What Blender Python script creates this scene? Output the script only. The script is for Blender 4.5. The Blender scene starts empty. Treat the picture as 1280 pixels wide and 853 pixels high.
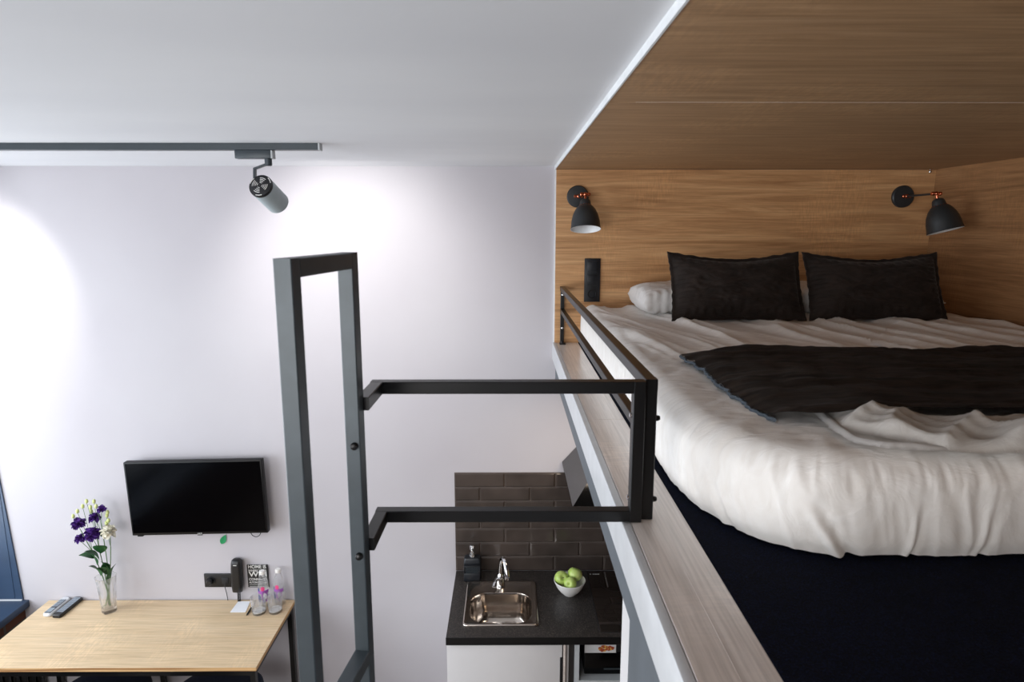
import bpy, bmesh, math, random
from mathutils import Vector, Matrix, noise
random.seed(7)
PI = math.pi
COL = bpy.context.scene.collection
def R(d): return math.radians(d)

# ------------------------------------------------------------------ materials
def srgb(r, g, b):
    def f(c):
        c /= 255.0
        return c/12.92 if c <= 0.04045 else ((c+0.055)/1.055)**2.4
    return (f(r), f(g), f(b), 1.0)

class Mat:
    def __init__(s, name, col, rough=0.5, metal=0.0, **kw):
        s.m = bpy.data.materials.new(name); s.m.use_nodes = True
        s.nt = s.m.node_tree; s.N = s.nt.nodes; s.L = s.nt.links
        s.b = s.N['Principled BSDF']
        s.b.inputs['Base Color'].default_value = col
        s.b.inputs['Roughness'].default_value = rough
        s.b.inputs['Metallic'].default_value = metal
        for k, v in kw.items():
            s.b.inputs[k.replace('_', ' ')].default_value = v
    def coords(s, scale=(1, 1, 1), rot=(0, 0, 0)):
        tc = s.N.new('ShaderNodeTexCoord'); mp = s.N.new('ShaderNodeMapping')
        mp.inputs['Scale'].default_value = scale; mp.inputs['Rotation'].default_value = rot
        s.L.new(tc.outputs['Object'], mp.inputs['Vector'])
        return mp.outputs['Vector']
    def noise(s, scale, detail=4, vec=None, rough=0.5, dist=0.0):
        n = s.N.new('ShaderNodeTexNoise'); n.inputs['Scale'].default_value = scale
        n.inputs['Detail'].default_value = detail; n.inputs['Roughness'].default_value = rough
        n.inputs['Distortion'].default_value = dist
        if vec is None: vec = s.coords()
        s.L.new(vec, n.inputs['Vector']); return n.outputs['Fac']
    def ramp(s, fac, stops):
        r = s.N.new('ShaderNodeValToRGB'); e = r.color_ramp.elements
        while len(e) < len(stops): e.new(0.5)
        for i, (p, c) in enumerate(stops): e[i].position = p; e[i].color = c
        s.L.new(fac, r.inputs['Fac']); return r.outputs['Color']
    def mix(s, a, b, fac, mode='MIX'):
        m = s.N.new('ShaderNodeMix'); m.data_type = 'RGBA'; m.blend_type = mode
        if isinstance(fac, float): m.inputs['Factor'].default_value = fac
        else: s.L.new(fac, m.inputs['Factor'])
        for sock, v in ((m.inputs[6], a), (m.inputs[7], b)):
            if isinstance(v, tuple): sock.default_value = v
            else: s.L.new(v, sock)
        return m.outputs[2]
    def color(s, sock): s.L.new(sock, s.b.inputs['Base Color']); return s
    def rough(s, sock, lo, hi):
        m = s.N.new('ShaderNodeMapRange'); m.inputs[3].default_value = lo; m.inputs[4].default_value = hi
        s.L.new(sock, m.inputs[0]); s.L.new(m.outputs[0], s.b.inputs['Roughness']); return s
    def bump(s, fac, strength=0.3, dist=0.01):
        b = s.N.new('ShaderNodeBump'); b.inputs['Strength'].default_value = strength
        b.inputs['Distance'].default_value = dist
        s.L.new(fac, b.inputs['Height']); s.L.new(b.outputs['Normal'], s.b.inputs['Normal']); return s

def wood(name, c_lo, c_mid, c_hi, axis, rough=0.45, grain=1.0, spec=0.4):
    """laminate with long grain along one axis and fine saw marks across it"""
    m = Mat(name, c_mid, rough); m.b.inputs['Specular IOR Level'].default_value = spec
    sc = [9.0, 9.0, 9.0]; sc[axis] = 0.55
    v = m.coords(tuple(x*grain for x in sc))
    n1 = m.noise(2.2, 7, v, 0.64, 1.5)
    base = m.ramp(n1, [(0.28, c_lo), (0.5, c_mid), (0.72, c_hi)])
    sc2 = [60.0, 60.0, 60.0]; sc2[axis] = 1.6
    n2 = m.noise(3.0, 3, m.coords(tuple(sc2)), 0.6)
    g = m.ramp(n2, [(0.3, (0.72, 0.70, 0.68, 1)), (0.62, (1.08, 1.07, 1.06, 1))])
    base = m.mix(base, g, 0.7, 'MULTIPLY')
    sc3 = [40.0, 40.0, 40.0]; sc3[axis] = 230.0
    n3 = m.noise(1.0, 2, m.coords(tuple(x*0.6 for x in sc3)), 0.5)
    pm = m.noise(1.4, 2, m.coords((2.0, 2.0, 2.0)))
    saw = m.ramp(n3, [(0.40, (1.0, 1.0, 1.0, 1)), (0.62, (1.22, 1.2, 1.17, 1))])
    pmask = m.ramp(pm, [(0.5, (0, 0, 0, 1)), (0.62, (1, 1, 1, 1))])
    sx = m.mix((1, 1, 1, 1), saw, pmask)
    base = m.mix(base, sx, 0.8, 'MULTIPLY')
    m.color(base); m.bump(n2, 0.12, 0.002)
    return m.m

def plain(name, col, rough=0.5, metal=0.0, var=0.06, vs=30.0, **kw):
    m = Mat(name, col, rough, metal, **kw)
    n = m.noise(vs, 3)
    d = tuple(max(0, c*(1-var)) for c in col[:3]) + (1,)
    l = tuple(min(1, c*(1+var)) for c in col[:3]) + (1,)
    m.color(m.ramp(n, [(0.3, d), (0.7, l)])); return m.m

M = {}
def mk():
    m = Mat('white_paint', srgb(214, 212, 218), 0.85)
    n = m.noise(1.2, 3); m.color(m.ramp(n, [(0.3, srgb(186, 182, 187)), (0.7, srgb(193, 190, 194))]))
    m.bump(m.noise(140.0, 3), 0.05, 0.002); M['wall'] = m.m
    m = Mat('ceiling_paint', srgb(212, 214, 218), 0.9)
    n = m.noise(0.9, 3, m.coords((1, 2.5, 1))); m.color(m.ramp(n, [(0.3, srgb(214, 215, 218)), (0.7, srgb(222, 223, 225))]))
    M['ceil'] = m.m
    M['wood_x'] = wood('oak_laminate_across', srgb(162, 118, 78), srgb(194, 149, 104), srgb(214, 172, 126), 0)
    M['wood_y'] = wood('oak_laminate_deep_shaded', srgb(120, 86, 56), srgb(146, 107, 72), srgb(166, 126, 88), 1)  # same oak, colour darkened to keep the right wall in shade
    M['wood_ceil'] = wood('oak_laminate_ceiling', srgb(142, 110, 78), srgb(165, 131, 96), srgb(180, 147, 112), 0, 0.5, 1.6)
    M['ledge'] = wood('lit_floor_laminate', srgb(204, 192, 184), srgb(218, 208, 201), srgb(228, 220, 215), 1, 0.3, 1.0, 0.8)  # light brown laminate, paled in colour for the white it reflects
    M['table'] = wood('birch_ply', srgb(204, 178, 142), srgb(212, 188, 153), srgb(218, 196, 164), 0, 0.38, 0.6)
    m = Mat('ply_edge', srgb(190, 140, 85), 0.6)
    n = m.noise(1.0, 1, m.coords((2, 2, 160))); m.color(m.ramp(n, [(0.4, srgb(150, 105, 62)), (0.55, srgb(210, 170, 118))])); M['ply_edge'] = m.m
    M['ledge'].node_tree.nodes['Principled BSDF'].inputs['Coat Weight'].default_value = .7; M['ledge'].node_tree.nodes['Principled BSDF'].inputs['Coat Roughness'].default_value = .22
    M['alu'] = plain('pale_trim', srgb(204, 206, 208), 0.38, 0.0, 0.05, 18)
    M['beam'] = plain('grey_steel_beam', srgb(88, 95, 101), 0.5, 0.1, 0.08, 12)
    M['steel'] = plain('black_painted_steel', srgb(66, 74, 79), 0.40, 0.25, 0.1, 25)
    M['steel_blk'] = plain('satin_black_steel', srgb(15, 15, 16), 0.36, 0.25, 0.1, 25)
    M['lamp_blk'] = plain('matte_black_enamel', srgb(38, 42, 45), 0.45, 0.0, 0.06, 20)
    M['track'] = plain('anthracite_aluminium', srgb(52, 60, 66), 0.4, 0.2, 0.06, 20)
    M['spot_body'] = plain('grey_spot_aluminium', srgb(158, 170, 173), 0.45, 0.1, 0.05, 30)
    M['copper'] = plain('polished_copper', srgb(214, 128, 96), 0.2, 1.0, 0.05)
    M['chrome'] = plain('chrome', srgb(225, 226, 228), 0.08, 1.0, 0.02)
    M['inox'] = plain('stainless_steel', srgb(200, 190, 180), 0.16, 1.0, 0.05, 9)
    M['white_in'] = plain('white_enamel', srgb(225, 228, 230), 0.4)
    M['plastic_blk'] = plain('black_plastic', srgb(20, 21, 24), 0.35, 0, 0.1)
    M['plastic_navy'] = plain('blue_black_plastic', srgb(20, 24, 30), 0.4, 0, 0.1)
    M['screen'] = plain('tv_glass', srgb(3, 3, 4), 0.14, 0, 0.1, Specular_IOR_Level=0.2)
    M['bezel'] = plain('tv_bezel', srgb(10, 10, 11), 0.4, Specular_IOR_Level=0.25)
    M['print_white'] = plain('white_print', srgb(225, 225, 222), 0.6)
    M['cab_white'] = plain('white_cabinet', srgb(212, 210, 210), 0.4, 0, 0.02, 5)
    M['cab_grey'] = plain('pale_grey_board', srgb(178, 182, 184), 0.5, 0, 0.03, 5)
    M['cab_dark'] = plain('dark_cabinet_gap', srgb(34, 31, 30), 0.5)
    m = Mat('black_stone_worktop', srgb(38, 36, 36), 0.42)
    n = m.noise(220.0, 3); m.color(m.ramp(n, [(0.42, srgb(32, 30, 30)), (0.56, srgb(54, 50, 48)), (0.7, srgb(100, 92, 86))]))
    m.rough(m.noise(30.0, 4), 0.3, 0.55); M['worktop'] = m.m
    m = Mat('brown_glazed_tile', srgb(62, 53, 48), 0.16)
    n = m.noise(6.0, 2); m.color(m.ramp(n, [(0.35, srgb(58, 51, 47)), (0.65, srgb(74, 65, 60))])); M['tile'] = m.m
    M['grout'] = plain('grout', srgb(112, 102, 96), 0.9)
    M['hob'] = plain('black_ceramic_glass', srgb(92, 82, 76), 0.05, 0.85, 0.03)
    M['hood'] = plain('hood_black', srgb(64, 64, 66), 0.35, 0.3)
    M['hood_front'] = plain('hood_black_shaded', srgb(6, 6, 7), 0.1)  # near-black copy of the hood, painted for the dark its front reflects
    m = Mat('navy_carpet', srgb(13, 18, 36), 0.95, Specular_IOR_Level=0.1)
    n = m.noise(420.0, 3); n2 = m.noise(40.0, 3)
    c = m.ramp(n, [(0.35, srgb(4, 5, 12)), (0.58, srgb(9, 15, 36)), (0.75, srgb(22, 32, 64))])
    m.color(m.mix(c, m.ramp(n2, [(0.3, (0.7, 0.7, 0.7, 1)), (0.7, (1.1, 1.1, 1.1, 1))]), 0.8, 'MULTIPLY'))
    m.bump(n, 0.9, 0.006); M['carpet'] = m.m
    m = Mat('white_cotton', srgb(226, 221, 216), 0.85, Sheen_Weight=0.15)
    v = m.noise(14.0, 4, m.coords((1, 2.2, 1)), 0.55, 0.8); v2 = m.noise(600.0, 2)
    m.color(m.ramp(v, [(0.3, srgb(228, 223, 217)), (0.7, srgb(238, 235, 231))]))
    m.bump(v, 0.28, 0.012); M['sheet'] = m.m
    m = Mat('white_pillow_cotton', srgb(228, 226, 224), 0.85)
    v = m.noise(18.0, 4, None, 0.55, 0.6); m.bump(v, 0.3, 0.012); M['pillow'] = m.m
    m = Mat('charcoal_velvet', srgb(36, 32, 30), 0.8, Sheen_Weight=0.12, Sheen_Roughness=0.4, Specular_IOR_Level=0.2)
    v = m.noise(9.0, 4, m.coords((1, 1, 2.2)), 0.6, 1.2)
    m.color(m.ramp(v, [(0.3, srgb(28, 23, 21)), (0.7, srgb(50, 42, 38))])); m.bump(v, 0.35, 0.02); M['velvet'] = m.m
    m = Mat('charcoal_throw', srgb(42, 36, 33), 0.85, Sheen_Weight=0.06, Sheen_Roughness=0.45, Specular_IOR_Level=0.15)
    v = m.noise(7.0, 5, m.coords((1, 5, 1)), 0.6, 0.8); m.color(m.ramp(v, [(0.3, srgb(34, 27, 23)), (0.7, srgb(78, 65, 57))]))  # lighter stop paints the sheen on the wrinkles
    m.bump(v, 0.4, 0.01); M['throw'] = m.m
    M['throw_edge'] = plain('blue_grey_fringe', srgb(74, 84, 94), 0.8)
    M['navy_fabric'] = plain('navy_upholstery', srgb(16, 26, 48), 0.8, 0, 0.2, 90)
    M['window_blue'] = plain('slate_blue_frame', srgb(46, 66, 92), 0.42, 0, 0.15, 5)
    M['window_dark'] = plain('dark_blue_sill_edge', srgb(24, 38, 58), 0.5, 0, 0.1)
    m = Mat('red_brown_brick', srgb(110, 72, 54), 0.9)
    bt = m.N.new('ShaderNodeTexBrick'); bt.inputs['Scale'].default_value = 1.0
    bt.inputs['Color1'].default_value = srgb(118, 72, 50); bt.inputs['Color2'].default_value = srgb(84, 54, 42)
    bt.inputs['Mortar'].default_value = srgb(92, 86, 80); bt.inputs['Brick Width'].default_value = 0.24
    bt.inputs['Row Height'].default_value = 0.075; bt.inputs['Mortar Size'].default_value = 0.008
    tc = m.N.new('ShaderNodeTexCoord'); sp = m.N.new('ShaderNodeSeparateXYZ'); cb = m.N.new('ShaderNodeCombineXYZ')
    m.L.new(tc.outputs['Object'], sp.inputs[0]); m.L.new(sp.outputs['Y'], cb.inputs['X']); m.L.new(sp.outputs['Z'], cb.inputs['Y'])
    m.L.new(cb.outputs[0], bt.inputs['Vector']); m.color(bt.outputs['Color']); M['brick'] = m.m
    M['floor'] = wood('grey_floor_laminate', srgb(120, 108, 98), srgb(142, 130, 120), srgb(160, 148, 138), 0, 0.4)
    M['ceramic'] = plain('white_ceramic', srgb(232, 230, 226), 0.25, 0, 0.02)
    m = Mat('green_apple_skin', srgb(164, 196, 78), 0.3, Subsurface_Weight=0.05)
    n = m.noise(18.0, 3); m.color(m.ramp(n, [(0.3, srgb(166, 198, 84)), (0.7, srgb(206, 222, 140))])); M['apple'] = m.m
    M['stalk'] = plain('brown_stalk', srgb(70, 52, 30), 0.8)
    M['green_dark'] = plain('dark_green_leaf', srgb(34, 84, 42), 0.5, 0, 0.25, 60)
    M['green_stem'] = plain('green_stem', srgb(86, 122, 70), 0.5, 0, 0.15, 60)
    M['bud'] = plain('pale_green_bud', srgb(206, 214, 142), 0.6, 0, 0.1, 60)
    M['purple'] = plain('purple_petal', srgb(82, 38, 132), 0.6, 0, 0.35, 60)
    M['petal_white'] = plain('white_petal', srgb(240, 236, 220), 0.6, 0, 0.03, 60)
    M['tag_green'] = plain('bright_green_leaf_tag', srgb(20, 140, 84), 0.5)
    M['paper'] = plain('white_paper', srgb(238, 240, 244), 0.8, 0, 0.01)
    M['silver'] = plain('silver_plastic', srgb(205, 207, 210), 0.35)
    M['lcd'] = plain('grey_lcd', srgb(140, 152, 160), 0.2)
    M['key'] = plain('pale_keys', srgb(170, 180, 192), 0.4)
    M['lilac'] = plain('purple_label_print', srgb(150, 84, 168), 0.5, 0, 0.15, 60)
    M['pink'] = plain('pink_label_print', srgb(222, 70, 128), 0.5)
    M['navy_print'] = plain('navy_label_print', srgb(52, 66, 120), 0.5)
    M['food_red'] = plain('food_print', srgb(150, 62, 34), 0.5, 0, 0.6, 200)
    M['food_yellow'] = plain('food_print_light', srgb(206, 160, 70), 0.5, 0, 0.4, 200)
    def glass(name, tint, ior=1.45, rough=0.0):
        m = Mat(name, tint, rough); m.b.inputs['Transmission Weight'].default_value = 1.0
        m.b.inputs['IOR'].default_value = ior; return m.m
    def thin(name, ior, clear, lit_white):
        m = glass(name, (0.98, 0.99, 1, 1), ior); nt = m.node_tree; b = nt.nodes['Principled BSDF']; o = nt.nodes['Material Output']
        t = nt.nodes.new('ShaderNodeBsdfTransparent'); mx = nt.nodes.new('ShaderNodeMixShader'); mx.inputs[0].default_value = clear
        d = nt.nodes.new('ShaderNodeBsdfDiffuse'); m2 = nt.nodes.new('ShaderNodeMixShader'); m2.inputs[0].default_value = lit_white  # diffuse share whitens the glass in place of light gathered through it
        nt.links.new(b.outputs[0], mx.inputs[1]); nt.links.new(t.outputs[0], mx.inputs[2])
        nt.links.new(mx.outputs[0], m2.inputs[1]); nt.links.new(d.outputs[0], m2.inputs[2]); nt.links.new(m2.outputs[0], o.inputs[0]); return m
    M['glass'] = thin('clear_glass', 1.42, .35, .06)
    M['pet'] = thin('clear_bottle', 1.3, .55, .10)
    M['glass_base'] = thin('lit_glass_base', 1.3, .3, .7)  # mostly white: caustic light in the tumbler base put into the colour
    # window pane: thin sheet that lets most light pass and mirrors a little
    m = bpy.data.materials.new('window_pane'); m.use_nodes = True; nt = m.node_tree; nt.nodes.clear()
    o = nt.nodes.new('ShaderNodeOutputMaterial'); mx = nt.nodes.new('ShaderNodeMixShader'); mx.inputs[0].default_value = 0.08
    t = nt.nodes.new('ShaderNodeBsdfTransparent'); g = nt.nodes.new('ShaderNodeBsdfGlossy'); g.inputs['Roughness'].default_value = 0.02
    nt.links.new(t.outputs[0], mx.inputs[1]); nt.links.new(g.outputs[0], mx.inputs[2]); nt.links.new(mx.outputs[0], o.inputs[0]); M['pane'] = m
    m = Mat('lamp_lens', (1, 0.95, 0.88, 1), 0.4, Emission_Strength=6.0); m.b.inputs['Emission Color'].default_value = (1, 0.95, 0.88, 1); M['lens'] = m.m
mk()

# ------------------------------------------------------------------ geometry helpers
class MB:
    def __init__(s): s.bm = bmesh.new()
    def box(s, x0, x1, y0, y1, z0, z1, bev=0.0, seg=2, mi=0, rot=None, piv=None):
        r = bmesh.ops.create_cube(s.bm, size=1.0); vs = r['verts']
        sx, sy, sz = x1-x0, y1-y0, z1-z0
        for v in vs: v.co = Vector((x0+sx*(v.co.x+.5), y0+sy*(v.co.y+.5), z0+sz*(v.co.z+.5)))
        fs = {f for v in vs for f in v.link_faces}
        for f in fs: f.material_index = mi
        if bev > 0:
            es = list({e for v in vs for e in v.link_edges})
            rr = bmesh.ops.bevel(s.bm, geom=es, offset=min(bev, .49*min(abs(sx), abs(sy), abs(sz))), segments=seg, affect='EDGES', profile=0.5)
            vs = list({v for f in rr['faces'] for v in f.verts} | {v for v in vs if v.is_valid})
            for f in {f for v in vs for f in v.link_faces}: f.material_index = mi
        if rot is not None:
            c = Vector(piv) if piv is not None else Vector(((x0+x1)/2, (y0+y1)/2, (z0+z1)/2))
            for v in vs: v.co = rot @ (v.co-c) + c
        return s
    def poly(s, pts, axis, a, b, mi=0):
        """prism: polygon in the plane normal to axis, extruded from a to b"""
        def P(p, t):
            if axis == 0: return Vector((t, p[0], p[1]))
            if axis == 1: return Vector((p[0], t, p[1]))
            return Vector((p[0], p[1], t))
        A = [s.bm.verts.new(P(p, a)) for p in pts]; B = [s.bm.verts.new(P(p, b)) for p in pts]
        n = len(pts); fs = [s.bm.faces.new(A), s.bm.faces.new(list(reversed(B)))]
        for i in range(n): fs.append(s.bm.faces.new([A[i], B[i], B[(i+1) % n], A[(i+1) % n]]))
        for f in fs: f.material_index = mi
        return s
    def hull(s, pts):
        vs = [s.bm.verts.new(p) for p in pts]; bmesh.ops.convex_hull(s.bm, input=vs); return s
    def loft(s, rings, close=True, cap0=True, cap1=True, mi=0):
        V = [[s.bm.verts.new(p) for p in r] for r in rings]
        n = len(V[0])
        for i in range(len(V)-1):
            for j in range(n if close else n-1):
                k = (j+1) % n
                f = s.bm.faces.new([V[i][j], V[i][k], V[i+1][k], V[i+1][j]]); f.material_index = mi
        if cap0: f = s.bm.faces.new(list(reversed(V[0]))); f.material_index = mi
        if cap1: f = s.bm.faces.new(V[-1]); f.material_index = mi
        return s
    def lathe(s, prof, c=(0, 0, 0), seg=32, mat=None, cap0=True, cap1=True, mi=0):
        mat = mat or Matrix.Identity(3); c = Vector(c)
        rings = [[c + mat @ Vector((max(r, 1e-5)*math.cos(2*PI*j/seg), max(r, 1e-5)*math.sin(2*PI*j/seg), z)) for j in range(seg)] for r, z in prof]
        return s.loft(rings, True, cap0, cap1, mi)
    def tube(s, pts, r, seg=10, mi=0, closed=False):
        pts = [Vector(p) for p in pts]; n = len(pts); rings = []
        up = None
        for i, p in enumerate(pts):
            t = (pts[min(i+1, n-1)] - pts[max(i-1, 0)]).normalized()
            if up is None:
                up = Vector((0, 0, 1)) if abs(t.z) < .9 else Vector((1, 0, 0))
            x = t.cross(up).normalized(); y = x.cross(t).normalized(); up = y
            rr = r[i] if isinstance(r, (list, tuple)) else r
            rings.append([p + x*rr*math.cos(2*PI*j/seg) + y*rr*math.sin(2*PI*j/seg) for j in range(seg)])
        return s.loft(rings, True, True, True, mi)
    def bar(s, a, b, w, h, bev=0.0015, up=(0, 0, 1)):
        """square tube from a to b"""
        a, b = Vector(a), Vector(b); t = (b-a).normalized(); u = Vector(up)
        if abs(t.dot(u)) > .95: u = Vector((0, 1, 0))
        x = t.cross(u).normalized(); y = x.cross(t).normalized()
        k = bev
        o = [(-w/2+k, -h/2), (w/2-k, -h/2), (w/2, -h/2+k), (w/2, h/2-k), (w/2-k, h/2), (-w/2+k, h/2), (-w/2, h/2-k), (-w/2, -h/2+k)]
        s.loft([[p + x*q[0] + y*q[1] for q in o] for p in (a, b)]); return s
    def sphere(s, c, r, seg=16, rings=10, sc=(1, 1, 1), mi=0):
        rr = bmesh.ops.create_uvsphere(s.bm, u_segments=seg, v_segments=rings, radius=r)
        for v in rr['verts']: v.co = Vector((v.co.x*sc[0], v.co.y*sc[1], v.co.z*sc[2])) + Vector(c)
        for f in {f for v in rr['verts'] for f in v.link_faces}: f.material_index = mi
        return s
    def grid(s, f, nu, nv, mi=0):
        V = [[s.bm.verts.new(f(i/nu, j/nv)) for i in range(nu+1)] for j in range(nv+1)]
        for j in range(nv):
            for i in range(nu):
                fc = s.bm.faces.new([V[j][i], V[j][i+1], V[j+1][i+1], V[j+1][i]]); fc.material_index = mi
        return s
    def xf(s, mat):
        bmesh.ops.transform(s.bm, matrix=mat, verts=s.bm.verts[:]); return s

def root_loc(o):
    while o.parent: o = o.parent
    return o.location
def obj(name, mb, mats, parent=None, world=False, smooth=True, angle=35, label=None):
    """link one mesh object; world=True: the vertices are in room coordinates"""
    bm = mb.bm if isinstance(mb, MB) else mb
    bmesh.ops.recalc_face_normals(bm, faces=bm.faces[:])
    me = bpy.data.meshes.new(name)
    if parent is not None and world:
        bmesh.ops.translate(bm, vec=-root_loc(parent), verts=bm.verts[:])
    bm.to_mesh(me); bm.free()
    if not isinstance(mats, (list, tuple)): mats = [mats]
    for m in mats: me.materials.append(M[m] if isinstance(m, str) else m)
    o = bpy.data.objects.new(name, me); COL.objects.link(o)
    if smooth:
        me.polygons.foreach_set('use_smooth', [True]*len(me.polygons))
        try: me.set_sharp_from_angle(angle=R(angle))
        except Exception: pass
    if parent is not None: o.parent = parent
    if label: o['label'] = label
    return o
def tag(o, label, cat, group=None):
    o['label'] = label; o['category'] = cat
    if group: o['group'] = group
    return o
def thing(name, label, cat, loc=(0, 0, 0), rot=(0, 0, 0), group=None):
    o = bpy.data.objects.new(name, None); COL.objects.link(o); o.empty_display_size = 0.05
    o.location = loc; o.rotation_euler = rot
    return tag(o, label, cat, group)
def struct(name, mb, mats, parent=None, **kw):
    o = obj(name, mb, mats, parent, **kw)
    if parent is None: o['kind'] = 'structure'
    return o
def copy_tree(o, parent=None):
    c = o.copy(); COL.objects.link(c); c.parent = parent
    for ch in list(o.children): copy_tree(ch, c)
    return c
def text_mesh(name, body, size, mat, parent, loc, rot=(PI/2, 0, 0), ext=0.0004, width=None, align='CENTER', bold=0.0):
    cu = bpy.data.curves.new(name, 'FONT'); cu.body = body; cu.size = size; cu.extrude = ext
    cu.align_x = align; cu.align_y = 'BOTTOM'; cu.offset = bold; cu.resolution_u = 3
    t = bpy.data.objects.new(name, cu); COL.objects.link(t)
    dg = bpy.context.evaluated_depsgraph_get(); dg.update()
    me = bpy.data.meshes.new_from_object(t.evaluated_get(dg))
    bpy.data.objects.remove(t, do_unlink=True)
    xs = [v.co.x for v in me.vertices]
    if width and xs:
        k = width/(max(xs)-min(xs)); c = (max(xs)+min(xs))/2
        for v in me.vertices: v.co.x = (v.co.x-c)*k
    me.materials.clear(); me.materials.append(M[mat])
    o = bpy.data.objects.new(name, me); COL.objects.link(o); o.parent = parent
    o.location = loc; o.rotation_euler = rot
    return o
def fbm(x, y, z=0.0, oct=4):
    a, s, t = 1.0, 1.0, 0.0
    for _ in range(oct):
        t += a*noise.noise(Vector((x*s, y*s, z))); a *= 0.5; s *= 2.03
    return t
def smooth(a, b, x):
    t = min(1, max(0, (x-a)/(b-a))); return t*t*(3-2*t)
def rrect(hx, hy, r, n=8, cx=0, cy=0, z=0, ex=2.0):
    pts = []
    for k, (sx, sy) in enumerate(((1, 1), (-1, 1), (-1, -1), (1, -1))):
        for i in range(n+1):
            a = (k + i/n)*PI/2
            pts.append(Vector((cx + sx*(hx-r) + r*math.cos(a), cy + sy*(hy-r) + r*math.sin(a), z)))
    return pts

# ------------------------------------------------------------------ key measures (metres; floor at 0.05)
ZF = 0.05; YB = 3.27; ZC = 3.125; XL = -2.70; XR = 2.115; XE = 0.235
LOFT = 2.24

# ------------------------------------------------------------------ setting
struct('floor', MB().box(-3.1, 2.3, -2.5, 3.35, ZF-0.1, ZF), 'floor')
struct('ceiling', MB().box(-3.1, 2.3, -2.5, 3.35, ZC, ZC+0.12), 'ceil')
struct('wall_back', MB().box(-3.1, 2.3, YB, YB+0.15, ZF, ZC), 'wall')
struct('wall_front', MB().box(-3.1, 2.3, -2.65, -2.5, ZF, ZC), 'wall')
struct('wall_right', MB().box(XR, XR+0.15, -2.5, YB, ZF, LOFT-.2).box(XR, XR+0.15, -2.5, YB, LOFT-.2, ZC), 'wood_y', smooth=False)
# left wall: brick breast below the sill, lintel above, open between Y -0.9 and 3.27
struct('wall_left', MB().box(-3.1, XL, -2.5, YB, ZF, 0.745), 'brick', smooth=False)
struct('wall_left_upper', MB().box(-3.1, XL, -2.5, YB, 2.98, ZC).box(-3.1, XL, -2.5, -0.9, 0.745, 2.98), 'wall', smooth=False)
# window in the recess
w = MB()
wy0, wy1, wz0, wz1 = -0.9, YB-0.01, 0.79, 2.98
w.box(-3.08, -3.02, wy0, wy0+.07, wz0, wz1).box(-3.08, -3.02, wy1-.07, wy1, wz0, wz1)
w.box(-3.08, -3.02, wy0, wy1, wz0, wz0+.07).box(-3.08, -3.02, wy0, wy1, wz1-.07, wz1)
for yy in (0.45, 1.85): w.box(-3.08, -3.02, yy-.035, yy+.035, wz0, wz1)
win = struct('window_1', w, 'window_blue', smooth=False)
obj('pane', MB().box(-3.053, -3.047, wy0+.05, wy1-.05, wz0+.05, wz1-.05), 'pane', win)
# blue reveal board on the back wall beside the window, its right edge slightly splayed
struct('trim_1', MB().poly([(-3.02, 0.79), (-2.697, 0.79), (-2.697, 0.80), (-2.735, 1.56), (-2.792, 2.98), (-3.02, 2.98)], 1, YB-0.008, YB+0.02)
       .box(-2.742, -2.739, YB-0.010, YB-0.007, 0.80, 1.55), 'window_blue', smooth=False)
struct('trim_2', MB().box(-3.02, -2.70, YB-0.014, YB-0.008, 0.788, 0.794), 'alu', smooth=False)
struct('sill_board', MB().box(-3.04, -2.668, -0.9, YB-0.001, 0.748, 0.788, 0.004), ['window_blue'], smooth=True).name = 'trim_3'
struct('baseboard_back', MB().box(XL, -0.35, YB-0.015, YB, ZF, ZF+0.07), 'cab_grey', smooth=False)

# loft: wood lining
struct('wall_alcove', MB().box(XE, XR, YB-0.016, YB, LOFT-.09, ZC-0.018), 'wood_x', smooth=False)
struct('trim_4', MB().box(XE-0.006, XE, YB-0.014, YB, LOFT+.0, ZC-0.0), 'white_in', smooth=False)
struct('ceiling_alcove', MB().box(XE-0.004, XR, -2.45, 1.555, ZC-0.016, ZC).box(XE-0.004, XR, 1.557, YB, ZC-0.016, ZC), 'wood_ceil', smooth=False)
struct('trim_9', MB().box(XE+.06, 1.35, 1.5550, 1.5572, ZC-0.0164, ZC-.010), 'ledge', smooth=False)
struct('trim_5', MB().box(XE-0.008, XE-0.004, -2.45, YB, ZC-0.0175, ZC), 'white_in', smooth=False)
# loft platform
struct('loft_slab', MB().box(0.262, XR, -2.45, YB, 2.05, LOFT-0.012), 'beam', smooth=False).name = 'floor_loft'
struct('trim_6', MB().box(0.243, 0.262, -2.45, YB, 2.042, 2.15), 'beam', smooth=False)
struct('trim_7', MB().box(0.226, 0.243, -2.45, YB, 2.149, LOFT, 0.0015), 'alu')
lb = MB()
seams = [(-2.45, -0.3), (-0.3, 1.62), (1.622, YB-.016)]
lb.box(0.2445, 0.357, -2.45, 1.90, LOFT-.012, LOFT, 0.001, 1).box(0.2445, 0.357, 1.902, YB-.016, LOFT-.012, LOFT, 0.001, 1)
lb.box(0.302, 0.3030, 0.2, 1.2, LOFT, LOFT+.0004).box(0.302, 0.3030, 1.9, YB-.016, LOFT, LOFT+.0004)
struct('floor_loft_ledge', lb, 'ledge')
struct('floor_loft_carpet', MB().box(0.358, XR, -2.45, YB-.016, LOFT-.012, LOFT+.002), 'carpet', smooth=False)
# partition below the loft beam
struct('wall_partition', MB().box(0.243, 0.33, -0.6, 1.172, ZF, 2.042), 'beam', smooth=False)
struct('trim_8', MB().box(0.243, 0.33, 1.172, 1.252, ZF, 2.042), 'cab_white', smooth=False)

# small metal hook where the alcove ceiling meets the corner
h = MB().sphere((2.075, 3.238, 3.096), .0075, 12, 8).tube([(2.075, 3.238, 3.108), (2.075, 3.238, 3.09)], .003)
tag(obj('wire_clip', h, 'chrome'), 'tiny metal clip in the far right corner under the oak alcove ceiling', 'clip')

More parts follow.
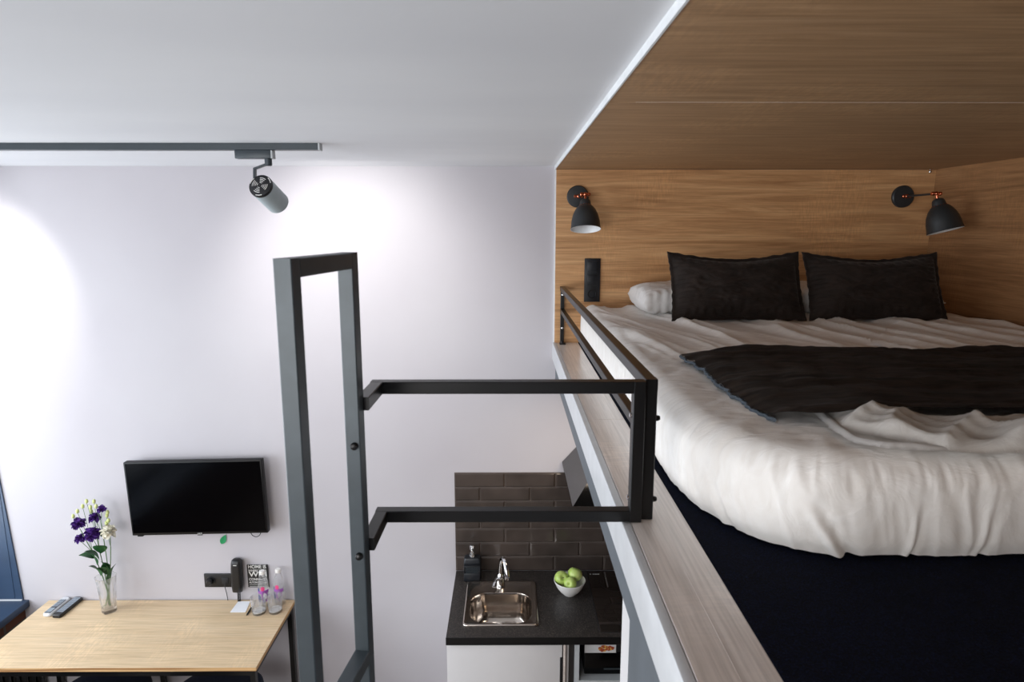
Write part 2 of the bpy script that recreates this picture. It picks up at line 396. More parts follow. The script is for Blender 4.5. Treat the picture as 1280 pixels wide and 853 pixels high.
# ------------------------------------------------------------------ backsplash
b = MB(); b.box(-0.294, 1.25, YB-0.004, YB, 0.958, 1.528, mi=1)
rows = [0.958, 1.044, 1.126, 1.208, 1.290, 1.368, 1.446, 1.527]
def tile(x0, x1, z0, z1):
    x0 = max(x0, -0.294); x1 = min(x1, 1.25)
    if x1-x0 < .02: return
    g = .0018; x0 += g; x1 -= g; z0 += g; z1 -= g; k = 0.007; d0 = YB-0.0035; d1 = YB-0.0105
    b.loft([[(x0, d0, z0), (x1, d0, z0), (x1, d0, z1), (x0, d0, z1)],
            [(x0, d0-.003, z0), (x1, d0-.003, z0), (x1, d0-.003, z1), (x0, d0-.003, z1)],
            [(x0+k, d1, z0+k), (x1-k, d1, z0+k), (x1-k, d1, z1-k), (x0+k, d1, z1-k)]], True, False, True)
for i in range(7):
    off = -0.023 if i % 2 == 0 else -0.157
    for k in range(-2, 6): tile(off + k*0.272, off + (k+1)*0.272, rows[i], rows[i+1])
struct('wall_backsplash', b, ['tile', 'grout'], smooth=False)

# ------------------------------------------------------------------ kitchen
t = thing('worktop', 'long black speckled stone worktop with a square front edge', 'worktop', (0.4, 2.97, 0.92))
wb = MB()
for (x0, x1, y0, y1) in ((-0.292, -0.196, 2.677, 3.262), (0.113, 1.25, 2.677, 3.262), (-0.196, 0.113, 2.677, 2.785), (-0.196, 0.113, 3.038, 3.262)):
    wb.box(x0, x1, y0, y1, 0.921, 0.958)
bmesh.ops.remove_doubles(wb.bm, verts=wb.bm.verts[:], dist=1e-5)
obj('slab', wb, 'worktop', t, world=True, smooth=False)
obj('front_edge', MB().box(-0.293, 1.25, 2.672, 2.677, 0.921, 0.9585, 0.001, 1), 'steel_blk', t, world=True)

t = thing('base_cabinet', 'white kitchen base cabinet with a handleless door under the sink', 'cabinet', (0.0, 2.97, ZF))
obj('carcass', MB().box(-0.285, -0.267, 2.71, 3.25, 0.13, 0.92).box(0.262, 0.280, 2.71, 3.25, 0.13, 0.92).box(-0.267, 0.262, 2.71, 3.25, 0.13, 0.148).box(-0.267, 0.262, 3.235, 3.25, 0.148, 0.92), 'cab_white', t, world=True, smooth=False)
d = obj('door', MB().box(-0.290, 0.247, 2.684, 2.703, 0.14, 0.912, 0.0015), 'cab_white', t, world=True)
obj('finger_pull', MB().box(0.237, 0.249, 2.681, 2.69, 0.55, 0.85, 0.002), 'plastic_blk', d, world=True, label='black recessed finger pull')
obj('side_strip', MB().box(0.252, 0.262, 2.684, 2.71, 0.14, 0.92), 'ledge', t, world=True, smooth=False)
obj('plinth', MB().box(-0.28, 0.28, 2.74, 2.755, ZF, 0.13), 'cab_dark', t, world=True, smooth=False)

t = thing('oven_cabinet', 'pale grey open niche cabinet holding the black microwave', 'cabinet', (0.6, 2.97, ZF))
obj('carcass', MB().box(0.306, 0.328, 2.69, 3.25, 0.13, 0.92).box(0.86, 0.88, 2.69, 3.25, 0.13, 0.92).box(0.328, 0.86, 3.235, 3.25, 0.13, 0.92)
    .box(0.328, 0.86, 2.70, 3.235, 0.13, 0.148), 'cab_grey', t, world=True, smooth=False)
obj('shelf', MB().box(0.328, 0.86, 2.69, 3.235, 0.705, 0.723), 'cab_grey', t, world=True, smooth=False)
obj('gap_shade', MB().box(0.281, 0.305, 2.705, 2.72, 0.13, 0.92), 'cab_dark', t, world=True, smooth=False)  # dark strip put in for the shade inside the cabinet gap
t = thing('microwave', 'black built-in microwave with a food picture sticker in the grey niche', 'microwave', (0.6, 2.9, 0.723))
obj('housing', MB().box(0.357, 0.83, 2.735, 3.10, 0.7235, 0.905, 0.004), 'plastic_blk', t, world=True)
obj('door', MB().box(0.359, 0.72, 2.728, 2.735, 0.728, 0.838, 0.002), 'screen', t, world=True)
obj('handle', MB().box(0.45, 0.56, 2.722, 2.728, 0.756, 0.760), 'steel', t, world=True)
s = obj('sticker', MB().box(0.357, 0.505, 2.7255, 2.7275, 0.842, 0.884), 'alu', t, world=True, smooth=False, label='pale promotional sticker with a picture of a dish')
fp = MB()
for i in range(44):
    a = random.random()*2*PI; q = random.random()**.5
    fp.sphere((0.460+.034*q*math.cos(a), 2.7252, 0.864+.015*q*math.sin(a)), .0075, 8, 5, (1, .1, .8), mi=random.choice((0, 0, 1)))
obj('dish_picture', fp, ['food_red', 'food_yellow'], s, world=True)

# sink
t = thing('kitchen_sink', 'square stainless steel sink with a rounded bowl set in black worktop', 'sink', (-0.04, 2.95, 0.958))
cx, cy = -0.0405, 2.952
def rg(hx, hy, r, z, dx=0, dy=0): return rrect(hx, hy, r, 10, cx+dx, cy+dy, z)
hy0 = 0.1945; hx0 = 0.183; bdy = -0.041
obj('rim', MB().loft([rg(hx0-.001, hy0-.001, .02, .9585), rg(hx0, hy0, .021, .961), rg(hx0-.003, hy0-.003, .02, .966), rg(hx0-.010, hy0-.010, .018, .967), rg(hx0-.016, hy0-.016, .016, .9625),
    rg(.158, .134, .082, .9625, 0, bdy), rg(.153, .129, .08, .9605, 0, bdy)], True, False, False), 'inox', t, world=True, angle=60)
obj('bowl', MB().loft([rg(.153, .129, .08, .9605, 0, bdy), rg(.150, .126, .079, .950, 0, bdy), rg(.145, .121, .078, .87, 0, bdy), rg(.138, .114, .075, .825, 0, bdy), rg(.12, .096, .065, .812, 0, bdy),
    rg(.05, .045, .04, .808, 0, bdy)], True, False, True), 'inox', t, world=True, angle=60)
obj('drain', MB().lathe([(.036, 0), (.036, .003), (.028, .004), (.026, .001), (.001, .001)], (cx, cy+bdy, .809), 24), 'chrome', t, world=True)
# faucet
fx, fy = -0.045, 3.098
t = thing('faucet', 'chrome arched tap with side lever behind the steel sink bowl', 'tap', (fx, fy, .963))
obj('body', MB().lathe([(.026, 0), (.026, .006), (.021, .012), (.020, .05), (.0175, .065), (.013, .075)], (0, 0, 0), 24), 'chrome', t)
pts = [(0, 0, .06), (0.002, 0, .10), (0.004, -.004, .135), (0.008, -.016, .162), (0.014, -.038, .180), (0.021, -.062, .182), (0.028, -.084, .168), (0.033, -.098, .142), (0.036, -.104, .118)]
obj('spout', MB().tube(pts, [.012, .012, .012, .012, .0115, .0115, .012, .0125, .013], 16), 'chrome', t)
obj('aerator', MB().lathe([(.014, 0), (.014, .014), (.010, .016)], (.0365, -.1045, .102), 16), 'chrome', t)
obj('lever', MB().tube([(-.012, -.006, .045), (-.022, -.020, .05), (-.029, -.045, .045), (-.032, -.062, .034)], [.010, .011, .010, .012], 12), 'chrome', t)
# soap dispenser
t = thing('soap_dispenser', 'black soap dispenser with chrome pump and lattice sponge pocket', 'soap dispenser', (-0.198, 3.205, .958))
obj('body', MB().loft([rrect(.045, .028, .012, 5, z=0), rrect(.047, .029, .012, 5, z=.003), rrect(.046, .028, .012, 5, z=.105), rrect(.041, .024, .012, 5, z=.116), rrect(.016, .014, .012, 5, z=.122)]), 'plastic_navy', t)
pk = MB().box(-.044, .044, -.058, -.028, 0, .05, .006).box(-.044, -.037, -.058, -.028, .05, .088, .003).box(.037, .044, -.058, -.028, .05, .088, .003).box(-.044, .044, -.058, -.028, .083, .09, .003)
obj('sponge_pocket', pk, 'plastic_navy', t)
la = MB()
for k in range(-4, 5):
    for sgn in (-1, 1):
        x0 = k*.014; a0, b0 = Vector((x0-.018*sgn, -.0555, .05)), Vector((x0+.018*sgn, -.0555, .084))
        # clip to the pocket opening
        def cl(p, q, lim):
            if abs(p.x) > lim: return None
            return p
        for s_ in range(6):
            p = a0.lerp(b0, s_/6); q = a0.lerp(b0, (s_+1)/6)
            if abs(p.x) < .037 and abs(q.x) < .037: la.bar(p, q, .0028, .0028, .0004)
obj('lattice', la, 'track', t)
obj('pump', MB().lathe([(.017, .12), (.017, .134), (.010, .136), (.009, .157), (.014, .159), (.015, .178), (.010, .183)], (0, 0, 0), 20).box(-.006, .006, -.034, 0, .160, .170, .003), 'chrome', t)

# hob
t = thing('cooktop', 'black glass cooktop let into the worktop under the hood', 'cooktop', (0.70, 2.99, .958))
obj('frame', MB().box(0.424, 0.954, 2.708, 3.249, 0.9575, 0.9605, 0.001, 1), 'plastic_blk', t, world=True)
obj('glass_plate', MB().box(0.428, 0.95, 2.712, 3.245, 0.9575, 0.963, 0.002), 'hob', t, world=True)
mk_ = MB()
for x0, w_ in ((.440, .006), (.456, .004), (.463, .004), (.470, .006), (.479, .003), (.485, .006)):
    mk_.box(x0, x0+w_, 3.212, 3.219, .963, .9633)
obj('printed_marks', mk_, 'print_white', t, world=True, smooth=False)
rl = MB()
for (xx, yy, r_) in ((.56, 3.12, .075), (.56, 2.85, .095), (.80, 3.10, .095), (.80, 2.85, .075)):
    rl.lathe([(r_, 0), (r_, .0003), (r_-.002, .0003), (r_-.002, 0)], (xx, yy, .963), 40, cap0=False, cap1=False)
obj('cooking_zone', rl, 'plastic_blk', t, world=True)

# hood: flat pyramid
t = thing('range_hood', 'black pyramid range hood hanging under the loft edge', 'range hood', (0.57, 3.0, 1.575))
x0, x1, y0, y1, z0 = 0.285, 0.885, 2.69, YB-.012, 1.577
A = [(x0, y0, z0+.016), (x1, y0, z0+.016), (x1, y1, z0+.016), (x0, y1, z0+.016)]
B_ = [(x0+.24, y0+.26, 1.86), (x1-.2, y0+.26, 1.86), (x1-.2, y1, 1.86), (x0+.24, y1, 1.86)]
bm_ = MB(); bm_.loft([A, B_], True, True, True)
bmesh.ops.recalc_face_normals(bm_.bm, faces=bm_.bm.faces[:])
for f in bm_.bm.faces: f.material_index = 1 if f.normal.y < -.2 else 0  # front slope takes the copy with the dark reflection painted in
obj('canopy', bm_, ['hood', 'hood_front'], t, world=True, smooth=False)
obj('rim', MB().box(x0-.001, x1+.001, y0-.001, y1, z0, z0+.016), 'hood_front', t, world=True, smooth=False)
obj('duct', MB().box(x0+.24, x1-.2, y0+.26, y1, 1.86, 2.045), 'hood', t, world=True, smooth=False)

# bowl with apples
t = thing('fruit_bowl', 'small white round bowl of green apples on black worktop', 'bowl', (0.312, 3.035, .958))
obj('bowl', MB().lathe([(.0, .0), (.030, .0), (.033, .004), (.052, .022), (.068, .045), (.078, .068), (.0815, .078), (.080, .080), (.077, .077), (.066, .048), (.050, .026), (.03, .012), (.001, .009)], (0, 0, 0), 48), 'ceramic', t)
def apple_profile(r):
    P = []
    for i in range(25):
        a = -PI/2 + PI*i/24
        rr = r*math.cos(a)*(1+.06*math.sin(a)); z = r*.93*math.sin(a)
        k = math.exp(-((rr/r)/.30)**2)
        z -= k*r*(.34 if a > 0 else -.16)
        P.append((rr, z))
    return P
def apple(label, c, r, rot):
    t = thing('apple', label, 'apple', c, rot, 'green apples in the white bowl')
    obj('skin', MB().lathe(apple_profile(r), (0, 0, 0), 28, cap0=True, cap1=True), 'apple', t, angle=80)
    obj('stalk', MB().tube([(0, 0, r*.55), (.001, 0, r*.8), (.004, .001, r*1.0)], .0013, 6), 'stalk', t)
apple('left green apple in the white bowl, stalk hollow facing out', (.270, 3.045, 1.040), .0365, (R(58), 0, R(14)))
apple('largest green apple at the back right of the white bowl', (.341, 3.060, 1.052), .038, (R(-20), R(20), 0))
apple('green apple at the front of the white bowl', (.313, 3.004, 1.034), .033, (R(70), 0, R(-30)))
apple('half hidden yellowish green apple low at the left of the bowl', (.282, 3.040, 1.000), .0235, (R(20), R(-30), 0))

# ------------------------------------------------------------------ dining table and things on it
ZT = 0.787
t = thing('dining_table', 'pale birch table on a black steel frame against the white wall', 'table', (-1.88, 2.98, ZF))
tp = MB().box(-2.555, -1.190, 2.704, 3.262, ZT-.021, ZT, 0.0008, 1)
for f in tp.bm.faces: f.material_index = 0 if f.calc_center_median().z > ZT-.0012 or f.calc_center_median().z < ZT-.0205 else 1
obj('tabletop', tp, ['table', 'ply_edge'], t, world=True)
fr = MB()
z1 = ZT-.022; z0 = z1-.028
fr.box(-2.54, -1.20, 2.712, 2.737, z0, z1).box(-2.54, -1.20, 3.225, 3.25, z0, z1).box(-2.54, -2.515, 2.737, 3.225, z0, z1).box(-1.225, -1.20, 2.737, 3.225, z0, z1)
obj('frame', fr, 'steel_blk', t, world=True, smooth=False)
for (x, y) in ((-2.54, 2.712), (-1.225, 2.712), (-2.54, 3.222), (-1.225, 3.222), (-1.96, 3.222)):
    obj('leg', MB().box(x, x+.025, y, y+.025, ZF, z0), 'steel_blk', t, world=True, smooth=False)

# seats pushed under the table
def stool(name, label, x, y):
    t = thing(name, label, 'chair', (x, y, ZF), (0, 0, 0), 'navy chairs pushed under the table')
    sh = MB()
    rings = []
    for (k, z) in ((.80, .395), (.96, .41), (1.0, .435), (.985, .458), (.90, .472), (.6, .476), (.2, .474)):
        rings.append(rrect(.215*k, .20*k, .13*k, 8, z=z))
    sh.loft(rings); obj('seat', sh, 'navy_fabric', t, angle=80)
    bk = MB()
    def f(u, v):
        a = (u-.5)*1.5; return Vector((.21*math.sin(a)*1.25, -.20 + .06*(1-math.cos(a*1.2)) - .04*v, .46 + .22*v*(1-.25*(2*u-1)**2)))
    bk.grid(f, 16, 8); bmesh.ops.solidify(bk.bm, geom=bk.bm.faces[:], thickness=.022)
    obj('backrest', bk, 'navy_fabric', t, angle=80)
    for sx in (-1, 1):
        for sy in (-1, 1):
            obj('leg', MB().tube([(sx*.15, sy*.13, .40), (sx*.19, sy*.17, 0)], [.012, .009], 10), 'steel_blk', t)
stool('dining_chair', 'left dark navy upholstered chair tucked under the birch table', -2.06, 2.86)
stool('dining_chair', 'right dark navy upholstered chair tucked under the birch table', -1.48, 2.86)

# radiator below the window
t = thing('radiator', 'black ribbed radiator under the blue window sill', 'radiator', (-2.64, 2.8, ZF))
for i in range(12):
    y = 2.62 + i*.052
    obj('rib', MB().box(-2.692, -2.615, y, y+.042, .12, .62, .014, 3), 'plastic_blk', t, world=True)
for zz in (.15, .56): obj('manifold', MB().box(-2.675, -2.63, 2.60, 3.25, zz, zz+.03, .008), 'plastic_blk', t, world=True)
for yy in (2.65, 3.16): obj('foot', MB().box(-2.67, -2.635, yy, yy+.03, ZF, .14), 'plastic_blk', t, world=True)

# tv
t = thing('television', 'black flat television on the white wall, powered off', 'television', (-1.649, 3.205, 1.420), (0, R(-1.15), 0))
obj('housing', MB().box(-.361, .361, -.018, .018, -.205, .205, .004), 'bezel', t)
obj('screen', MB().box(-.352, .352, -.0195, -.0178, -.190, .197), 'screen', t, smooth=False)
obj('wall_bracket', MB().box(-.10, .10, .018, .064, -.10, .10, .004), 'steel_blk', t)
lg = obj('logo_plate', MB().box(-.014, .014, -.0205, -.018, -.2095, -.1925, .002), 'bezel', t)
lgc = MB().lathe([(.0048, 0), (.0048, .0006), (.0036, .0006), (.0036, 0)], (0, 0, 0), 20, Matrix.Rotation(R(90), 3, 'X'), False, False)
lgc.xf(Matrix.Translation((-.0075, -.0204, -.2008)))
obj('logo_ring', lgc, 'print_white', lg)
text_mesh('logo_text', 'LG', .013, 'print_white', lg, (.0055, -.0206, -.2055), width=.0115, bold=.0002)
obj('infrared_foot', MB().box(-.335, -.305, -.018, .01, -.211, -.205, .002), 'bezel', t)
# cable loop under the tv
cp = [(.278+.028*math.cos(a), .024, -.212-.034*math.sin(a)) for a in [PI*i/14 for i in range(15)]]
cp = [(cp[0][0], .024, -.17)] + cp + [(cp[-1][0], .024, -.17)]
obj('cable', MB().tube(cp, .0022, 8), 'plastic_blk', t, label='short black cable loop')

# leaf tag
t = thing('leaf_tag', 'bright green paper leaf hanging below the television', 'tag', (-1.572, 3.267, 1.150))
def leaf_fn(L, W, fold=.15, bend=.2):
    def f(u, v):
        s = v; wd = W*math.sin(PI*min(1, s**.8))**.9; x = (u-.5)*2*wd
        return Vector((x, -abs(u-.5)*2*wd*fold + -bend*L*s*s, L*s))
    return f
lf = MB().grid(leaf_fn(.062, .016, .1, .02), 6, 12); lf.xf(Matrix.Translation((-.004, 0, -.032)) @ Matrix.Rotation(R(28), 4, 'Y'))
obj('leaf', lf, 'tag_green', t, angle=80)
obj('string', MB().tube([(.020, 0, .015), (.024, 0, .05), (.026, 0, .085)], .0008, 5), 'print_white', t)

# poster
t = thing('wifi_sign', 'small black wall sign in white capitals about home and wifi', 'sign', (-1.387, 3.262, .931))
obj('board', MB().box(-.057, .057, 0, .006, -.068, .065), 'plastic_blk', t, smooth=False)
for (s_, z, hgt, wd) in (('HOME IS', .040, .020, .098), ('WHERE YOUR', .022, .0125, .100), ('WIFI', -.012, .029, .098), ('CONNECTS', -.031, .0145, .098), ('AUTOMATICALLY', -.0465, .0105, .099)):
    text_mesh('lettering', s_, hgt/.70, 'print_white', t, (0, -.0008, z), width=wd, bold=hgt*.02)
bl = MB().box(-.049, .049, -.001, 0, -.053, -.0515).box(-.049, .049, -.001, 0, -.0635, -.062)
obj('ruled_line', bl, 'print_white', t, smooth=False)

# socket plate
t = thing('wall_socket', 'double black socket plate above the birch table', 'socket', (-1.607, 3.266, .904))
obj('plate', MB().box(-.077, .077, -.006, .003, -.040, .040, .003), 'plastic_blk', t)
rt = Matrix.Rotation(R(90), 3, 'X')
obj('socket_ring', MB().lathe([(.024, .006), (.024, .010), (.020, .010), (.018, .0065), (.001, .0065)], (-.040, 0, 0), 28, rt, False, True), 'plastic_navy', t)
obj('plug', MB().lathe([(.017, .006), (.017, .028), (.013, .034), (.001, .035)], (-.040, 0, 0), 24, rt), 'plastic_blk', t)
obj('data_port', MB().box(.022, .058, -.010, -.005, -.020, .020, .002), 'plastic_navy', t)
obj('cord', MB().tube([(.040, -.009, -.012), (.040, -.018, -.03), (.044, -.012, -.07), (.047, -.010, -.116)], .002, 8), 'plastic_blk', t)
# wall phone
t = thing('wall_telephone', 'black corded handset hanging on the wall beside the socket plate', 'telephone', (-1.490, 3.268, .95))
ph = MB()
rings = []
for (z, wx, dy, yc) in ((-.098, .018, .012, -.030), (-.094, .026, .018, -.030), (-.06, .0285, .021, -.032), (0, .0275, .017, -.038), (.05, .0275, .019, -.036), (.075, .0275, .021, -.032), (.09, .024, .018, -.030), (.096, .016, .012, -.028)):
    r_ = rrect(wx, dy, min(wx, dy)*.8, 6); rings.append([Vector((p.x, p.y+yc, z)) for p in r_])
ph.loft(rings); obj('handset', ph, 'plastic_blk', t, angle=60)
obj('cradle', MB().box(-.022, .022, -.022, .001, -.08, .08, .006), 'plastic_blk', t)
obj('badge', MB().box(-.009, .009, -.0545, -.052, .068, .0715), 'print_white', t)
co = []
for i in range(90):
    a = i*.7; co.append((.002+.0075*math.cos(a), -.020+.0075*math.sin(a), -.098 - .068*i/90))
obj('coiled_cord', MB().tube(co, .0018, 6), 'plastic_blk', t)
t.rotation_euler = (0, R(2), 0)

# paper and pen
tag(obj('note_paper', MB().poly([(-1.500, 3.143), (-1.418, 3.143), (-1.432, 3.246), (-1.499, 3.246)], 2, ZT, ZT+.0012), 'paper', smooth=False), 'blank white note sheet on the birch table', 'paper')
t = thing('pen', 'black pen lying beside the white note sheet', 'pen', (-1.400, 3.18, ZT+.0045), (0, 0, R(2)))
obj('barrel', MB().tube([(0, -.072, 0), (0, -.06, 0), (0, .06, 0), (0, .068, 0)], [.0012, .0043, .0043, .003], 10), 'plastic_blk', t)
obj('clip', MB().box(-.001, .001, .025, .064, .0042, .0062), 'chrome', t)

# handset phone and remote
def keys(mb, cols, rows, x0, x1, y0, y1, z, s=.6):
    for i in range(cols):
        for j in range(rows):
            cx = x0+(x1-x0)*(i+.5)/cols; cy = y0+(y1-y0)*(j+.5)/rows
            kx = (x1-x0)/cols*s/2; ky = (y1-y0)/rows*s/2
            mb.box(cx-kx, cx+kx, cy-ky, cy+ky, z, z+.0015)
    return mb
t = thing('cordless_phone', 'silver cordless handset with grey display lying left of the black remote', 'telephone', (-2.455, 3.185, ZT), (0, 0, R(-1)))
obj('shell', MB().loft([rrect(.021, .076, .016, 5, z=0), rrect(.025, .081, .018, 5, z=.005), rrect(.025, .081, .018, 5, z=.014), rrect(.020, .077, .016, 5, z=.020)]), 'silver', t)
obj('keypad_panel', MB().box(-.017, .017, -.072, .052, .0195, .0215, .0008, 1), 'plastic_navy', t)
obj('display', MB().box(-.014, .014, -.066, -.026, .0212, .0222), 'lcd', t, smooth=False)
obj('keys', keys(MB(), 3, 5, -.015, .015, -.018, .048, .0215), 'key', t, smooth=False)
t = thing('remote_control', 'black television remote beside the silver cordless handset', 'remote control', (-2.393, 3.180, ZT), (0, 0, R(-3)))
obj('shell', MB().loft([rrect(.021, .083, .008, 4, z=0), rrect(.024, .086, .009, 4, z=.004), rrect(.024, .086, .009, 4, z=.016), rrect(.021, .083, .008, 4, z=.020)]), 'plastic_blk', t)
obj('keys', keys(MB(), 4, 11, -.019, .019, -.060, .078, .020, .62), 'key', t, smooth=False)

# vase
t = thing('glass_vase', 'clear cut glass vase flaring upwards on the birch table', 'vase', (-2.156, 3.160, ZT))
def vr(hw, z, tw, n=8):
    pts = []
    for j in range(n*4):
        a = 2*PI*j/(n*4); c = math.cos(2*(a))**2
        r_ = hw*(1.0+.10*c)*(1+.03*math.cos(8*a+tw*40)); pts.append(Vector((r_*math.cos(a+tw), r_*math.sin(a+tw), z)))
    return pts
out = [(.031, 0, 0), (.035, .006, 0), (.036, .05, .06), (.039, .11, .12), (.043, .16, .18), (.048, .205, .24)]
inn = [(.045, .205, .24), (.040, .16, .18), (.036, .11, .12), (.033, .06, .06), (.028, .028, .03), (.010, .024, .03)]
obj('vessel', MB().loft([vr(*q) for q in out+inn], True, True, True), 'glass', t, angle=20)

def blossom(mb, c, r, n, mi=0, flat=.8, seed=0):
    rnd = random.Random(seed); c = Vector(c)
    for i in range(n):
        a = rnd.random()*2*PI; el = rnd.uniform(-.7, 1.5); L = r*rnd.uniform(.75, 1.1); W = r*rnd.uniform(.32, .5)
        d = Vector((math.cos(a)*math.cos(el), math.sin(a)*math.cos(el), math.sin(el)*flat))
        side = d.cross(Vector((0, 0, 1))).normalized(); up = side.cross(d).normalized()
        ph = rnd.random()*6
        def f(u, v):
            w_ = W*math.sin(PI*(.12+.76*v))**.7; x = (u-.5)*2
            return c + d*L*(v*(1-.12*x*x)) + side*w_*x + up*(r*.22*(x*x) - r*.25*v*v + r*.10*math.sin(5*x+ph)*v)
        mb.grid(f, 5, 5, mi)
    return mb
def leafm(mb, base, tip, W, mi=0, up=(0, 0, 1)):
    base, tip = Vector(base), Vector(tip); d = tip-base; L = d.length; d.normalize()
    side = d.cross(Vector(up)); side = side.normalized() if side.length > .01 else Vector((1, 0, 0)); n = side.cross(d).normalized()
    def f(u, v):
        x = (u-.5)*2; w_ = W*math.sin(PI*(v**.75))
        return base + d*L*v + side*w_*x + n*(.25*w_*x*x - .12*L*math.sin(PI*v)*-1)
    return mb.grid(f, 6, 10, mi)
def arc(p, q, bow, n=10):
    p, q = Vector(p), Vector(q); return [p.lerp(q, i/n) + Vector(bow)*math.sin(PI*i/n) for i in range(n+1)]
G = 'cut flowers standing in the glass vase'
# local positions relative to vase foot; z heights from table
def flower(label, foot, joints, blooms, buds, leaves, col):
    T = lambda p: (p[0]+.008*p[2]/.45, p[1], p[2]+.040*max(0, p[2]-.1)/.35)
    joints = T(joints); blooms = [(T(p), r) for p, r in blooms]; buds = [T(p) for p in buds]; leaves = [(T(a), T(b), w_) for a, b, w_ in leaves]
    t = thing('lisianthus_stem', label, 'flower', (-2.156, 3.160, ZT), (0, 0, 0), G)
    main = arc(foot, joints, (.006, .004, 0)); obj('stem', MB().tube(main, [.0026]*6+[.0022]*5, 8), 'green_stem', t)
    for i, (p, r) in enumerate(blooms):
        st = MB().tube(arc(joints, (p[0], p[1], p[2]-.3*r), (-.004, 0, .004), 6), .0014, 6)
        b_ = obj('blossom', blossom(MB(), p, r*1.02, 46, 0, 1.0, hash((round(p[0]*1000), i)) % 1000), col, t, angle=80)
        obj('stalk', st, 'green_stem', t)
    for p in buds:
        obj('bud', MB().sphere(p, .0085, 10, 8, (1, 1, 1.5)), 'bud', t)
        obj('stalk', MB().tube(arc(joints, (p[0], p[1], p[2]-.01), (.004, 0, 0), 5), .0011, 5), 'green_stem', t)
    for (a, b2, W) in leaves:
        obj('leaf', leafm(MB(), a, b2, W*1.6), 'green_dark', t, angle=80)
# note: camera looks down ~30 deg, so height reads as v
flower('left leaning purple flower spray with green leaves in the glass vase', (.010, .0, .035), (-.055, -.005, .32),
       [((-.110, -.01, .465), .036), ((-.105, -.02, .395), .026)], [(-.140, 0, .50), (-.115, 0, .525), (-.085, .0, .55)],
       [((-.045, -.01, .29), (-.115, -.03, .315), .022), ((-.035, -.01, .255), (-.070, -.05, .345), .018), ((-.022, -.01, .20), (-.055, -.05, .27), .024)], 'purple')
flower('middle purple flower spray with the biggest bloom in the glass vase', (-.006, .006, .035), (-.022, 0, .33),
       [((-.038, -.02, .418), .043), ((-.035, .01, .488), .032)], [(-.062, .0, .575), (-.045, 0, .545), (-.030, .01, .57)],
       [((-.02, -.01, .28), (-.070, -.045, .345), .020), ((-.012, -.01, .22), (-.02, -.06, .265), .026), ((-.015, 0, .31), (-.01, -.04, .37), .022)], 'purple')
flower('tall thin stem with a small purple flower and green buds in the glass vase', (.008, -.006, .035), (.006, 0, .40),
       [((.012, .0, .535), .023)], [(-.015, .0, .55), (.03, .01, .50), (-.05, .01, .52), (.035, .01, .515)],
       [((.008, 0, .39), (.045, -.02, .45), .012), ((.003, 0, .2), (.02, -.03, .28), .014)], 'purple')
flower('white ruffled flower on the right of the bunch in the glass vase', (-.014, -.004, .035), (.040, 0, .345),
       [((.045, -.012, .425), .040)], [(.03, .0, .465), (.042, 0, .478)],
       [((.012, 0, .14), (.075, -.02, .27), .010), ((.018, 0, .20), (-.01, -.02, .28), .012)], 'petal_white')

# bottles and tumblers
def bottle(label, x, y, rz):
    t = thing('water_bottle', label, 'bottle', (x, y, ZT), (0, 0, rz), 'small water bottles on the table')
    pr = [(.0, .0), (.024, .0), (.0275, .004), (.0275, .02), (.0255, .028), (.0275, .036), (.0275, .115), (.026, .14), (.020, .168), (.0135, .184), (.0125, .196), (.001, .196)]
    obj('body', MB().lathe(pr, (0, 0, 0), 32), 'pet', t)
    lb_ = MB()
    def patch(a0, a1, z0, z1, mi, r=.0281):
        lb_.grid(lambda u, v: Vector((r*math.cos(a0+(a1-a0)*u), r*math.sin(a0+(a1-a0)*u), z0+(z1-z0)*v)), 10, 4, mi)
    def blob(a, z, w, h, mi, r=.0285, hole=0):
        f = lambda u, v: (lambda rad, th: Vector((r*math.cos(a+w*rad*math.cos(th)), r*math.sin(a+w*rad*math.cos(th)), z+h*rad*math.sin(th))))(hole+(1-hole)*v, 2*PI*u)
        lb_.grid(f, 20, 3, mi)
    patch(R(-170), R(-10), .085, .104, 0)
    blob(R(-60), .070, .62, .036, 0, .0285, .55); blob(R(-125), .058, .42, .022, 2); blob(R(-80), .115, .38, .013, 1); blob(R(-130), .108, .25, .011, 2, .0287)
    blob(R(-60), .048, .16, .010, 2, .0288)
    obj('printed_label', lb_, ['lilac', 'pink', 'navy_print'], t, angle=80, label='purple, pink and navy printed label')
    cap = MB()
    cr = [[Vector(((.0150+(.0006 if j % 2 else 0))*math.cos(2*PI*j/40), (.0150+(.0006 if j % 2 else 0))*math.sin(2*PI*j/40), z)) for j in range(40)] for z in (.190, .206)]
    cr.append([Vector((.0125*math.cos(2*PI*j/40), .0125*math.sin(2*PI*j/40), .209)) for j in range(40)])
    cap.loft(cr); obj('cap', cap, 'ceramic', t)
bottle('small clear water bottle with purple label in front of the wall sign', -1.338, 3.205, R(4))
bottle('small clear water bottle with purple label nearest the table end', -1.258, 3.222, R(-14))
def tumbler(label, x, y):
    t = thing('drinking_glass', label, 'glass', (x, y, ZT), (0, 0, 0), 'tumblers on the table')
    pr = [(.0, 0), (.031, 0), (.034, .003), (.040, .095), (.0385, .096), (.0325, .012), (.028, .009), (.001, .009)]
    obj('vessel', MB().lathe(pr, (0, 0, 0), 36), 'glass', t)
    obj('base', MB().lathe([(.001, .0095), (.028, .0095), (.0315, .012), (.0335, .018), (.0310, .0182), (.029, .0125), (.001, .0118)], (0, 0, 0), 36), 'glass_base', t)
tumbler('empty clear tumbler standing next to the pen', -1.342, 3.140)
tumbler('empty clear tumbler nearest the right end of the birch table', -1.258, 3.150)

